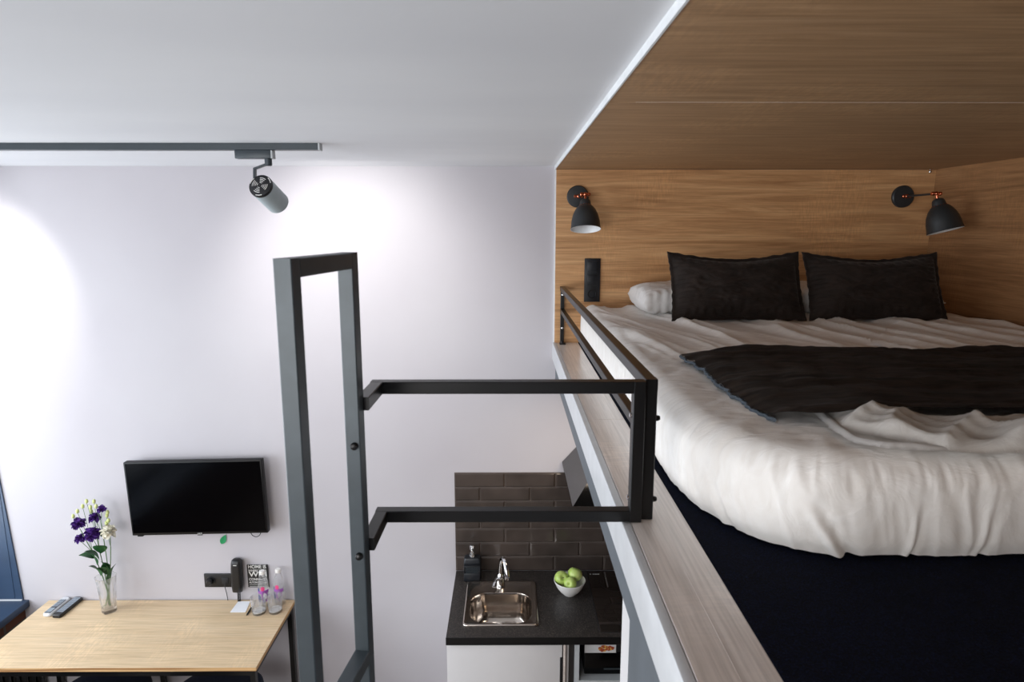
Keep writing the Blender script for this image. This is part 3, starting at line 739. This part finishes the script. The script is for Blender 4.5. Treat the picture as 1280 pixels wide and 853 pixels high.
# ------------------------------------------------------------------ track light
t = thing('ceiling_track', 'long black lighting track on the white ceiling', 'lighting track', (-1.8, 2.42, ZC))
obj('rail', MB().box(-2.65, -.690, 2.402, 2.437, ZC-.024, ZC, .001, 1), 'track', t, world=True)
obj('end_cap', MB().box(-.690, -.683, 2.402, 2.437, ZC-.025, ZC, .001, 1), 'cab_grey', t, world=True)
def tspot(label, x, aim, group=None):
    """head hangs from the track; aim = unit direction of the beam"""
    t = thing('track_spotlight', label, 'spotlight', (x, 2.42, ZC-.024), (0, 0, 0), 'spotlights on the ceiling track')
    obj('adapter', MB().box(-.125, .005, -.017, .017, -.030, 0, .002), 'track', t)
    obj('adapter_end', MB().box(.005, .012, -.016, .016, -.030, -.001, .001, 1), 'cab_grey', t)
    obj('swivel', MB().lathe([(.013, -.030), (.013, -.052), (.010, -.055)], (-.010, 0, 0), 18), 'track', t)
    obj('arm', MB().bar((-.010, 0, -.047), (-.062, -.002, -.066), .018, .008).bar((-.060, -.002, -.063), (-.064, -.006, -.150), .018, .008, up=(1, 0, 0)).sphere((-.063, -.006, -.155), .010, 12, 8), 'track', t)
    a = Vector(aim).normalized(); q = a.to_track_quat('Z', 'Y').to_matrix()
    c = Vector((-.028, -.045, -.128))
    r_ = .043; L = .135
    obj('barrel', MB().lathe([(r_-.003, 0), (r_, .003), (r_, L), (r_-.004, L), (r_-.006, L-.02), (.001, L-.02)], c, 40, q, False, True), 'spot_body', t)
    bc = MB().lathe([(.001, -.004), (r_-.010, -.004), (r_-.007, -.002), (r_-.001, -.001), (r_+.0005, .004), (r_+.0005, .010)], c, 40, q, True, False)
    bcap = obj('back_cap', bc, 'plastic_blk', t)
    vt = MB()
    for k in range(4):
        for m_ in range(4):
            rr = .010 + m_*.0062; aa = k*PI/2 + .3
            ps = [c + q @ Vector((rr*math.cos(aa+.42*s_), rr*math.sin(aa+.42*s_), -.0045)) for s_ in (-1, -.5, 0, .5, 1)]
            vt.tube(ps, .0011, 5)
    for k in range(3):
        aa = k*2*PI/3 + .5
        vt.tube([c + q @ Vector(((r_-.004)*math.cos(aa+.3*s_), (r_-.004)*math.sin(aa+.3*s_), -.0022)) for s_ in (-1, -.5, 0, .5, 1)], .0014, 5)
    obj('vent_slots', vt, 'print_white', bcap)
    obj('lens', MB().lathe([(r_-.008, L-.018), (.001, L-.018)], c, 30, q, False, True), 'lens', t)
    li = bpy.data.lights.new('spot_beam', 'SPOT'); li.energy = SPOT_W; li.color = (1.0, .975, .95); li.spot_size = SPOT_A; li.spot_blend = SPOT_B; li.shadow_soft_size = .03
    lo = bpy.data.objects.new('spot_beam', li); COL.objects.link(lo); lo.parent = t
    lo.location = c + a*(L+.004); lo.rotation_euler = a.to_track_quat('-Z', 'Y').to_euler()
    return t
SPOT_W = 31; SPOT_A = R(104); SPOT_B = 0.75
tspot('grey cylinder spotlight with vented black cap near the right end of the track', -.868, (.016, .123, -.057))
SPOT_W = 20; SPOT_A = R(78); SPOT_B = 0.45
tspot('grey cylinder spotlight further left along the track', -2.42, (-.28, .85, -.47))

# ------------------------------------------------------------------ wall lamps in the alcove
LJX, LJY = 1.946, 2.975   # elbow of the swung arm
def wall_lamp(label, x, ks, shade_rot, jo):
    t = thing('wall_lamp', label, 'wall lamp', (x, YB-.016, 2.977), (0, 0, 0), 'reading lamps over the bed')
    rot = Matrix.Rotation(R(90), 3, 'X')
    obj('wall_plate', MB().lathe([(.054, 0), (.054, .012), (.050, .017), (.02, .020), (.001, .020)], (0, 0, 0), 40, rot), 'lamp_blk', t)
    obj('knuckle', MB().lathe([(.009, .018), (.009, .030), (.006, .034)], (0, 0, 0), 16, rot).sphere((0, -.038, 0), .0095, 14, 10).lathe([(.0045, -.022), (.007, -.020), (.007, -.012), (.0045, -.010), (.0045, .010), (.007, .012), (.007, .020), (.0045, .022)], (0, -.038, 0), 14, Matrix.Rotation(R(90), 3, 'Y')), 'copper', t)
    a = Vector((0, -.038, 0)); j = Vector(jo)
    obj('arm', MB().tube([a, a.lerp(j, .5), j], .0048, 12), 'lamp_blk', t)
    sp = MB().sphere(j, .0105, 14, 10).lathe([(.0065, -.024), (.009, -.021), (.009, -.012), (.006, -.010), (.006, .010), (.009, .012), (.009, .021), (.0065, .024)], j, 14, Matrix.Rotation(R(90), 3, 'Y'))
    rs = Matrix.Rotation(R(shade_rot[1]), 3, 'Y') @ Matrix.Rotation(R(shade_rot[0]), 3, 'X')
    sp.lathe([(.006, -.03), (.006, 0)], j, 12, rs)
    obj('joint', sp, 'copper', t)
    K = lambda P: [(a_*ks, b_*ks if b_ < -.03 else b_) for a_, b_ in P]
    outer = K([(.008, -.022), (.020, -.027), (.0245, -.034), (.0275, -.050), (.0285, -.055), (.036, -.060), (.048, -.075), (.060, -.100), (.067, -.130), (.0695, -.160), (.0715, -.166), (.0722, -.170)])
    inner = K([(.0700, -.170), (.0675, -.160), (.065, -.130), (.058, -.102), (.045, -.076), (.030, -.066), (.001, -.064)])
    sh = obj('shade', MB().lathe(outer, j, 48, rs, True, False), 'lamp_blk', t, angle=50)
    obj('inner_shade', MB().lathe([outer[-1]]+inner, j, 48, rs, False, True), 'white_in', sh, label='white inside of the shade')
    ri = MB()
    for k in range(16):
        aa = 2*PI*k/16; ri.sphere(Vector(j) + rs @ Vector((.0288*ks*math.cos(aa), .0288*ks*math.sin(aa), -.0545*ks)), .0018, 6, 4)
    obj('vent_holes', ri, 'copper', sh)
    obj('bulb', MB().lathe(K([(.012, -.066), (.013, -.09), (.021, -.110), (.023, -.125), (.018, -.142), (.001, -.150)]), j, 20, rs), 'cab_grey', sh)
    return t
wall_lamp('black dome reading lamp by the alcove edge above the switch plate', .342, 1.0, (-15, 0), (.022, -.135, .004))
wall_lamp('black dome reading lamp with its arm swung toward the right alcove wall', 1.958, 1.03, (-12, -12), (LJX-1.958, LJY-(YB-.016), .000))

# switch plate
t = thing('switch_plate', 'tall blue black switch and socket plate under the left reading lamp', 'switch', (.4225, YB-.016, 2.562))
obj('plate', MB().box(-.040, .040, -.010, 0, -.110, .110, .002), 'plastic_navy', t)
obj('rocker', MB().box(-.026, .026, -.014, -.009, .042, .095, .002), 'plastic_navy', t)
obj('rocker', MB().box(-.026, .026, -.014, -.009, -.026, .028, .002), 'plastic_navy', t)
obj('socket_ring', MB().lathe([(.024, .009), (.024, .014), (.020, .014), (.017, .0095), (.001, .0095)], (0, 0, -.070), 28, Matrix.Rotation(R(90), 3, 'X'), False, True), 'plastic_blk', t)

# ------------------------------------------------------------------ guard rail and gate
S = .024; XRAIL = .278
t = thing('guard_rail', 'black steel guard rail running along the loft edge beside the bed', 'railing', (XRAIL, 1.25, LOFT))
yn, yf, zt = 1.222, 3.238, 2.531
obj('post', MB().bar((XRAIL, yn, LOFT+.001), (XRAIL, yn, zt), S, S), 'steel_blk', t, world=True)
obj('post', MB().bar((XRAIL-.006, yf, LOFT+.001), (XRAIL-.006, yf, zt), S*.8, S*.8), 'steel_blk', t, world=True)
obj('top_rail', MB().bar((XRAIL, yn-S/2, zt-S/2+.0004), (XRAIL-.006, yf+S/2, zt-S/2+.0004), S, S), 'steel_blk', t, world=True)
obj('middle_rail', MB().bar((XRAIL, yn+S/2, 2.408), (XRAIL-.006, yf-S/2, 2.408), S*.9, S*.9), 'steel_blk', t, world=True)
for z in (2.47, 2.30):
    obj('bolt', MB().lathe([(.006, 0), (.006, .003), (.003, .006), (.001, .006)], (XRAIL-.006, yf-S*.4, z+.02), 12, Matrix.Rotation(R(90), 3, 'X')), 'chrome', t, world=True)
    obj('bolt', MB().lathe([(.006, 0), (.006, .005), (.004, .009), (.001, .010)], (XRAIL+S/2, yn, z-.02), 12, Matrix.Rotation(R(90), 3, 'Y')), 'steel_blk', t, world=True)
obj('foot_bracket', MB().box(XRAIL-.02, XRAIL+.01, yf-.045, yf-.008, LOFT, LOFT+.006).lathe([(.007, 0), (.007, .008), (.003, .012)], (XRAIL-.008, yf-.032, LOFT+.006), 12), 'steel_blk', t, world=True)

yg = 1.208; XG1 = .2525; XG0 = -.2545; zg1 = 2.530-S/2; zg0 = 2.2415+S/2
t = thing('ladder_gate', 'open black steel guard frame between the ladder and the rail', 'railing', (0, yg, LOFT))
obj('post', MB().bar((XG1, yg, zg0-S/2), (XG1, yg, zg1+S/2), S, S), 'steel_blk', t, world=True)
for z in (zg1, zg0):
    obj('crossbar', MB().bar((XG0-S/2, yg, z), (XG1-S/2, yg, z), S, S), 'steel_blk', t, world=True)
    obj('return_bar', MB().bar((XG0, yg-S/2, z), (XG0-.002, 1.085, z), S, S), 'steel_blk', t, world=True)
for z in (2.46, 2.29):
    obj('bolt', MB().lathe([(.005, 0), (.005, .004), (.001, .005)], (XG1-S/2, yg, z), 12, Matrix.Rotation(R(-90), 3, 'Y')), 'chrome', t, world=True)

# ladder (stands a little skewed to the loft edge)
lad = thing('loft_ladder', 'tall black steel loft ladder rising past the loft edge', 'ladder', (-.283, .965, ZF), (0, 0, 0))
P0 = Vector((-.2985, .866, 0)); P1 = Vector((-.2695, 1.078, 0)); dn = (P1-P0).normalized(); sd = Vector((dn.y, -dn.x, 0)); SW = .0265
def vbar(P, z0, z1):
    mb = MB(); k = .0015; w_ = SW/2
    o = [(-w_+k, -w_), (w_-k, -w_), (w_, -w_+k), (w_, w_-k), (w_-k, w_), (-w_+k, w_), (-w_, w_-k), (-w_, -w_+k)]
    mb.loft([[P + sd*a + dn*b_ + Vector((0, 0, z)) for a, b_ in o] for z in (z0, z1)]); return mb
ZL = 2.781
obj('stile', vbar(P0, ZF, ZL), 'steel', lad, world=True)
obj('stile', vbar(P1, ZF, ZL), 'steel', lad, world=True)
a_, b_ = P0+dn*SW/2, P1-dn*SW/2
obj('top_bar', MB().bar(a_+Vector((0, 0, ZL-SW/2)), b_+Vector((0, 0, ZL-SW/2)), SW, SW), 'steel', lad, world=True)
z = 2.040
while z > .2:
    obj('rung', MB().bar(a_+Vector((0, 0, z)), b_+Vector((0, 0, z)), SW*1.05, SW), 'steel', lad, world=True); z -= .245
fr_ = -dn
for zz in (2.448, 2.242):
    c = P1 + sd*.003 - dn*SW/2 + Vector((0, 0, zz))
    obj('bolt', MB().lathe([(.0068, 0), (.0068, .004), (.005, .007), (.001, .0085)], c, 16, fr_.to_track_quat('Z', 'Y').to_matrix()), 'steel_blk', lad, world=True)

# ------------------------------------------------------------------ bed
bed = thing('bed_mattress', 'wide low mattress under a creased white fitted sheet on navy carpet', 'bed', (1.24, 2.15, LOFT))
MX0, MX1, MY0, MY1, MZ = .372, 2.108, 1.045, 3.245, 2.430
def outline(n=520):
    """closed plan outline; front left corner generously rounded"""
    pts = []
    def line(a, b, k):
        for i in range(k): pts.append((a[0]+(b[0]-a[0])*i/k, a[1]+(b[1]-a[1])*i/k))
    rx, ry = .24, .36
    line((MX1-.04, MY0), (MX0+rx, MY0), 400)
    for i in range(110):
        a = PI/2*i/110; e = .92
        pts.append((MX0+rx - rx*math.sin(a)**e, MY0+ry - ry*math.cos(a)**e))
    line((MX0, MY0+ry), (MX0, MY1-.06), 260)
    for i in range(10):
        a = PI/2*i/10; pts.append((MX0+.06-.06*math.cos(a), MY1-.06+.06*math.sin(a)))
    line((MX0+.06, MY1), (MX1-.04, MY1), 60)
    line((MX1, MY1), (MX1, MY0+.04), 60)
    return pts
OUT = outline(); NO = len(OUT); CC = Vector((1.24, 2.15))
def topz(x, y):
    """creases running from the pillows toward the foot, finer cross ripples on the left"""
    u = x + .22*y
    nearp = smooth(1.75, 2.3, y)
    c1 = noise.noise(Vector((u*6.5, y*.9, 1.3))); c2 = noise.noise(Vector((u*15, y*1.6, 7.3)))
    r1 = 1-abs(c1)*2.2; r2 = 1-abs(c2)*2.4
    h = nearp*(.020*max(0, r1)**2.6 + .009*max(0, r2)**2 - .005)
    d = x*.8 - y*.6
    h += (1-nearp*.6)*(.0028*noise.noise(Vector((d*26, (x*.6+y*.8)*8, 5))) + .0022*noise.noise(Vector((x*30, y*44, 2.2))))
    h += .008*noise.noise(Vector((x*1.9, y*1.9, 2))) + .004*noise.noise(Vector((x*5, y*5, 3)))
    return h
def bed_surface():
    mb = MB(); rings = []
    # top rings
    NT = 90; inset = .055
    # arc length & normals
    nor = []
    for i in range(NO):
        a = Vector(OUT[i-1]); b_ = Vector(OUT[(i+1) % NO]); d = (b_-a).normalized(); nor.append(Vector((-d.y, d.x)))
    # outward check
    for i in range(NO):
        if nor[i].dot(Vector(OUT[i])-CC) < 0: nor[i] = -nor[i]
    # smooth normals
    for _ in range(6):
        nor = [(nor[i-1]+nor[i]*2+nor[(i+1) % NO]).normalized() for i in range(NO)]
    inner = [Vector(OUT[i]) - nor[i]*inset for i in range(NO)]
    for k in range(1, NT+1):
        s = (k/NT)**.8; r = []
        for i in range(NO):
            p = CC.lerp(inner[i], s); fade = 1
            r.append(Vector((p.x, p.y, MZ + topz(p.x, p.y)*fade)))
        rings.append(r)
    # rolled edge then skirt
    L = 0; arcs = [0]
    for i in range(1, NO): L += (Vector(OUT[i])-Vector(OUT[i-1])).length; arcs.append(L)
    prof = []
    for k in range(1, 9):
        a = PI/2*k/8; prof.append((inset*math.sin(a), -inset*(1-math.cos(a))))
    for k in range(1, 25): prof.append((inset, -inset - (MZ-LOFT-inset-.006)*k/24))
    for (o, dz) in prof:
        r = []
        for i in range(NO):
            s = arcs[i]; q = inner[i]; depth = -dz/(MZ-LOFT)
            tz = topz(q.x, q.y)*(1-depth)
            mid = smooth(0, .35, depth)
            fine = .003*noise.noise(Vector((s*15, depth*1.3, 8.1))) + .0025*(1-abs(noise.noise(Vector((s*34+depth*1.5, depth*1.6, 2.7))))*2.5)
            puck = .0024*(1-abs(noise.noise(Vector((s*60, depth*3, 6.1))))*2.6)*math.exp(-((depth-.16)/.15)**2)
            g = 0
            for (sb, lean, wd, am) in ((1.480, .075, .010, .011), (1.365, .0, .006, .006), (1.240, .0, .006, .005), (1.70, .06, .010, .004), (.98, .02, .006, .004), (.70, -.02, .007, .005), (.38, .01, .007, .004)):
                x_ = (s - sb - lean*(1-depth)*1.6)/wd; fd = smooth(.30, .95, depth)
                g += am*fd*(math.exp(-x_*x_) - .9*math.exp(-(x_+2.0)**2))
            bulge = .012*math.sin(PI*min(1, depth*1.02)) + .008*noise.noise(Vector((s*2.2, 0, 4)))*mid
            off = o + bulge + (fine*mid + puck + g) - .008*smooth(.8, 1, depth)
            p = q + nor[i]*off
            if q.y > 1.5 and nor[i].x < -.7: p.x = max(p.x, .362)
            z = MZ + dz + tz
            if depth > .9: z += (.004*noise.noise(Vector((s*9, 1, 1)))+.002 - g*.12)*smooth(.9, 1, depth)
            r.append(Vector((p.x, p.y, max(z, LOFT+.003))))
        rings.append(r)
    for r in rings:
        for p in r: p.x = min(p.x, XR-.004); p.y = min(p.y, YB-.02)
    mb.loft(rings, True, True, False); return mb
obj('fitted_sheet', bed_surface(), 'sheet', bed, world=True, angle=180)

# loose flat sheet folded near the foot
def loose():
    mb = MB(); nx, ny = 260, 70
    def f(u, v):
        x = .640 + (2.10-.640)*u; 
        yfront = 1.058 + .020*math.sin(x*5+.5) + .012*noise.noise(Vector((x*6, 1, 2)))
        yback = 1.60
        if x < .80: yfront += .12*(1-smooth(.640, .80, x))
        y = yfront + (yback-yfront)*v
        x2 = x + .05*(v*1.0)*(1-u) - .03*(1-v)*smooth(.3, 0, u)
        e = min(1, min(u*22, v*25, (1-v)*1e9)); e = smooth(0, 1, e)
        r1 = abs(noise.noise(Vector((x*4.2+y*3.2, y*2.0-x*.6, 9)))); r2 = abs(noise.noise(Vector((x*9+y*5, y*4, 3))))
        r3 = 1-abs(noise.noise(Vector((x*7-y*9+3, y*3+x*2, 6.6))))*2.4; r4 = 1-abs(noise.noise(Vector((x*17+y*14, y*5, 1.1))))*2.4
        h = .008 + e*(.022*(1-r1*1.8) + .024*max(0, r3)**1.7 + .008*max(0, r4)**1.3 - .006*r2)
        h *= (1 - .8*smooth(.18, .42, v))
        h = max(h, .003)
        return Vector((x2, y, MZ + topz(x2, y)*.6 + h + .004))
    mb.grid(f, nx, ny)
    r = mb
    return r
lsm = loose(); bmesh.ops.solidify(lsm.bm, geom=lsm.bm.faces[:], thickness=.004)
fs = tag(obj('flat_sheet', lsm, 'sheet', angle=180), 'crumpled white top sheet folded back at the foot of the bed', 'sheet')
def hem():
    mb = MB(); ctl = [(.640, 1.36), (.622, 1.24), (.612, 1.15), (.622, 1.095), (.66, 1.062)] + [(.75+.0675*i, 1.048+.006*math.sin(i*1.3)) for i in range(21)]
    pts = []
    for i in range(len(ctl)-1):
        for k in range(8): pts.append(Vector(ctl[i]).lerp(Vector(ctl[i+1]), k/8))
    for _ in range(4): pts = [pts[0]] + [(pts[i-1]+pts[i]*2+pts[i+1])/4 for i in range(1, len(pts)-1)] + [pts[-1]]
    n = len(pts)
    def f(u, v):
        i = min(n-2, max(1, round(u*(n-1)))); p = pts[min(n-1, round(u*(n-1)))]; d = (pts[i+1]-pts[i-1]).normalized(); nn = Vector((-d.y, d.x))
        w_ = .034*(1+.2*noise.noise(Vector((u*9, 0, 3))))
        q = p + nn*w_*v
        return Vector((q.x, q.y, MZ + topz(q.x, q.y)*.6 + .007 + .012*math.sin(PI*min(1, v*1.0+.12)) + .004*noise.noise(Vector((q.x*20, q.y*20, 1)))))
    mb.grid(f, n-1, 8); return mb
hm = hem(); bmesh.ops.solidify(hm.bm, geom=hm.bm.faces[:], thickness=.003)
obj('turned_hem', hm, 'pillow', fs, angle=180)

# throw
def throw():
    mb = MB()
    def f(u, v):
        x = .520 + (2.095-.520)*u; y = 1.215 + (1.955-1.215)*v
        x += (.003*math.sin(v*40)+.02*noise.noise(Vector((v*2.2, 2, 0))))*(1-u)**3 + .018*(2*v-1)**4*(1 if v < .5 else 0)*(1-u)**4
        y -= .010*(1-v)*smooth(.03, .2, u); y -= .06*v*v*(1-smooth(.54, .76, x)); y += .03*(1-v)**3*(1-smooth(0, .05, u)); y += (.018*noise.noise(Vector((x*3.0, 5 if v > .5 else 9, 1))) + (.025*(1-smooth(0, .16, u))*(-1 if v > .5 else 1)*-.2))
        if v > .5: y += .030*math.exp(-((x-.80)/.14)**2)*(v-.5)*2 - .02*math.exp(-((x-.56)/.06)**2)*(v-.5)*2
        w1 = abs(noise.noise(Vector((x*1.5+2, y*13, 3)))); w2 = noise.noise(Vector((x*4, y*22, 6)))
        z = MZ + topz(x, y)*.5 + .024 - .014*w1 + .003*w2 + .004*(1-abs(noise.noise(Vector((x*3+y*4, y*9-x*2, 12))))*2.4) + .010*noise.noise(Vector((x*2, y*2, 8)))
        z += .010*math.exp(-(v/.08)**2) 
        if y < 1.62 and x > .62: z += .010*smooth(.62, .74, x)*(1-smooth(1.50, 1.62, y))
        quilt = .004*(abs(math.sin(x*PI/.11+y*9))**.25 + abs(math.sin(x*PI/.11-y*9+1))**.25)
        # drop the left corner slightly where the mattress rolls
        z -= .010*(1-smooth(.50, .60, x))
        e = min(u*60, v*40, (1-v)*40, 1)
        return Vector((x, y, z + quilt*e))
    mb.grid(f, 200, 110); return mb
th = thing('bed_throw', 'dark charcoal quilted throw laid across the white bed', 'blanket', (1.3, 1.6, MZ))
tm = throw(); bmesh.ops.solidify(tm.bm, geom=tm.bm.faces[:], thickness=.010)
obj('blanket', tm, 'throw', th, world=True, angle=180)
ed = MB(); pe = []
for i in range(111):
    v = i/110; x = .520 + (.003*math.sin(v*40)+.02*noise.noise(Vector((v*2.2, 2, 0)))) + .018*(2*v-1)**4*(1 if v < .5 else 0); y = 1.215+(.740)*v - .06*v*v + .03*(1-v)**3 + .018*noise.noise(Vector((x*3.0, 5 if v > .5 else 9, 1))) - (.02 if v > .5 else 0)*math.exp(-((x-.56)/.06)**2)*(v-.5)*2
    z = MZ + topz(x, y)*.5 + .024 - .012*abs(noise.noise(Vector((x*1.5+2, y*13, 3)))) - .012 + .010*noise.noise(Vector((x*2, y*2, 8)))
    pe.append(Vector((x-.001+.0025*math.sin(i*1.4), y, z)))
ed.tube(pe, .0045, 6)
obj('bound_edge', ed, 'throw_edge', th, world=True, label='blue grey bound edge')

# pillows
def pillow_mesh(W, H, T, flange=0.0, seed=0, pinch=.045, nx=64, ny=44, sag=.05, fat=.62):
    """upright cushion in local x (width), z (height), y (thickness); base at z=0"""
    mb = MB()
    def side(sg):
        def f(u, v):
            a, b_ = 2*u-1, 2*v-1
            # puffed core inside the flange
            fa, fb = 1-flange/(W/2), 1-flange/(H/2)
            ca, cb = min(1, abs(a)/fa), min(1, abs(b_)/fb)
            th = max(0, (1-ca**3.2))**fat*max(0, (1-cb**3.0))**fat
            # sides pull inward between the corners
            x = a*W/2*(1 - pinch*(1-b_*b_)) ; z = b_*H/2 - (H*sag*(1-abs(a)**1.6)*smooth(-.2, 1, b_)) + H*.02*(1-a*a)*smooth(.2, -1, b_)
            wr = noise.noise(Vector((a*3+seed, b_*3, sg)))*.010 + abs(noise.noise(Vector((a*6+b_*4, b_*6-a*3+seed, sg*2))))*-.012
            rim = smooth(.70, .95, max(ca, cb))*(1-smooth(.97, 1, max(ca, cb)))
            gather = .005*math.sin((a if cb > ca else b_)*48+seed)*rim
            y = sg*(T/2*th + (wr*th + gather*th**.3 if th > 0 else 0) + .0025)
            fl = .004*noise.noise(Vector((a*8, b_*8, seed)))*(1 if th < .05 else 0)
            return Vector((x + .004*noise.noise(Vector((b_*9, seed, 1)))*smooth(.9, 1, abs(a)), y + fl, z + H/2 + .005*noise.noise(Vector((a*9, seed, 4)))*smooth(.9, 1, abs(b_))))
        return f
    mb.grid(side(1), nx, ny); mb.grid(side(-1), nx, ny)
    bmesh.ops.remove_doubles(mb.bm, verts=mb.bm.verts[:], dist=.0004)
    # stitch rims
    be = [e for e in mb.bm.edges if e.is_boundary]
    if be:
        try: bmesh.ops.bridge_loops(mb.bm, edges=be)
        except Exception: pass
    return mb
def cushion(label, x, y, lean, rz, seed, W=.60, H=.335):
    t = thing('velvet_cushion', label, 'cushion', (x, y, MZ+.004), (R(-lean), 0, R(rz)), 'dark velvet cushions on the bed')
    mb = pillow_mesh(W, H, .135, .016, seed, .035, 80, 50, .115)
    obj('cover', mb, 'velvet', t, angle=180)
    return t
cushion('left dark velvet cushion leaning upright against the white pillow', .976, 2.68, 24, 0.5, 3.1, .575, .315)
cushion('right dark velvet cushion leaning upright beside the oak side wall', 1.568, 2.68, 24, -1.0, 9.7, .585, .312)
def lying(label, x, y, W, D, T, rz, seed):
    t = thing('bed_pillow', label, 'pillow', (x, y, MZ-.006), (0, 0, R(rz)), 'white pillows lying on the bed')
    mb = pillow_mesh(W, D, T, .0, seed, .01, 64, 44, .0, .30)
    mb.xf(Matrix.Translation((0, D/2, T/2)) @ Matrix.Rotation(R(90), 4, 'X') ) if False else mb.xf(Matrix(((1, 0, 0, 0), (0, 0, 1, -D/2), (0, 1, 0, T*.47), (0, 0, 0, 1))))
    obj('case', mb, 'pillow', t, angle=180)
lying('white pillow lying flat behind the left dark cushion', .902, 3.035, .60, .43, .150, -1, 1.7)
lying('white pillow lying flat behind the right dark cushion', 1.590, 3.035, .70, .43, .150, 1, 5.2)

# ------------------------------------------------------------------ light
def area(name, loc, rot, sx, sy, e, col):
    li = bpy.data.lights.new(name, 'AREA'); li.shape = 'RECTANGLE'; li.size = sx; li.size_y = sy; li.energy = e; li.color = col
    o = bpy.data.objects.new(name, li); COL.objects.link(o); o.location = loc; o.rotation_euler = rot; return o
area('window_daylight', (-3.35, 1.2, 1.95), (R(90), 0, R(-90)), 4.0, 2.1, 158, (.88, .94, 1.0))
area('room_fill', (-1.9, -2.2, 2.3), (R(90), 0, R(-20)), 1.8, 1.5, 78, (1.0, .98, .96))  # fill lamp added inside the closed room, behind the camera
area('kitchen_downlight', (0.55, 2.75, 2.02), (0, 0, 0), .5, .3, 5, (1.0, .82, .64))
W = bpy.data.worlds.new('daylight'); bpy.context.scene.world = W; W.use_nodes = True
W.node_tree.nodes['Background'].inputs[0].default_value = (.80, .88, 1.0, 1); W.node_tree.nodes['Background'].inputs[1].default_value = .8

# ------------------------------------------------------------------ camera
cam = bpy.data.cameras.new('camera'); co = bpy.data.objects.new('camera', cam); COL.objects.link(co)
cam.sensor_width = 36.0; cam.lens = 36.0*800/1280; cam.clip_start = .05
co.location = (0, 0, 2.82); co.rotation_euler = (R(90-9.961), 0, -.004925)
cam.dof.use_dof = True; cam.dof.focus_distance = 3.0; cam.dof.aperture_fstop = 8.0
sc = bpy.context.scene; sc.camera = co
sc.view_settings.view_transform = 'Standard'; sc.view_settings.exposure = 0.0
sc.cycles.use_denoising = True
sc.cycles.max_bounces = 10; sc.cycles.transparent_max_bounces = 12
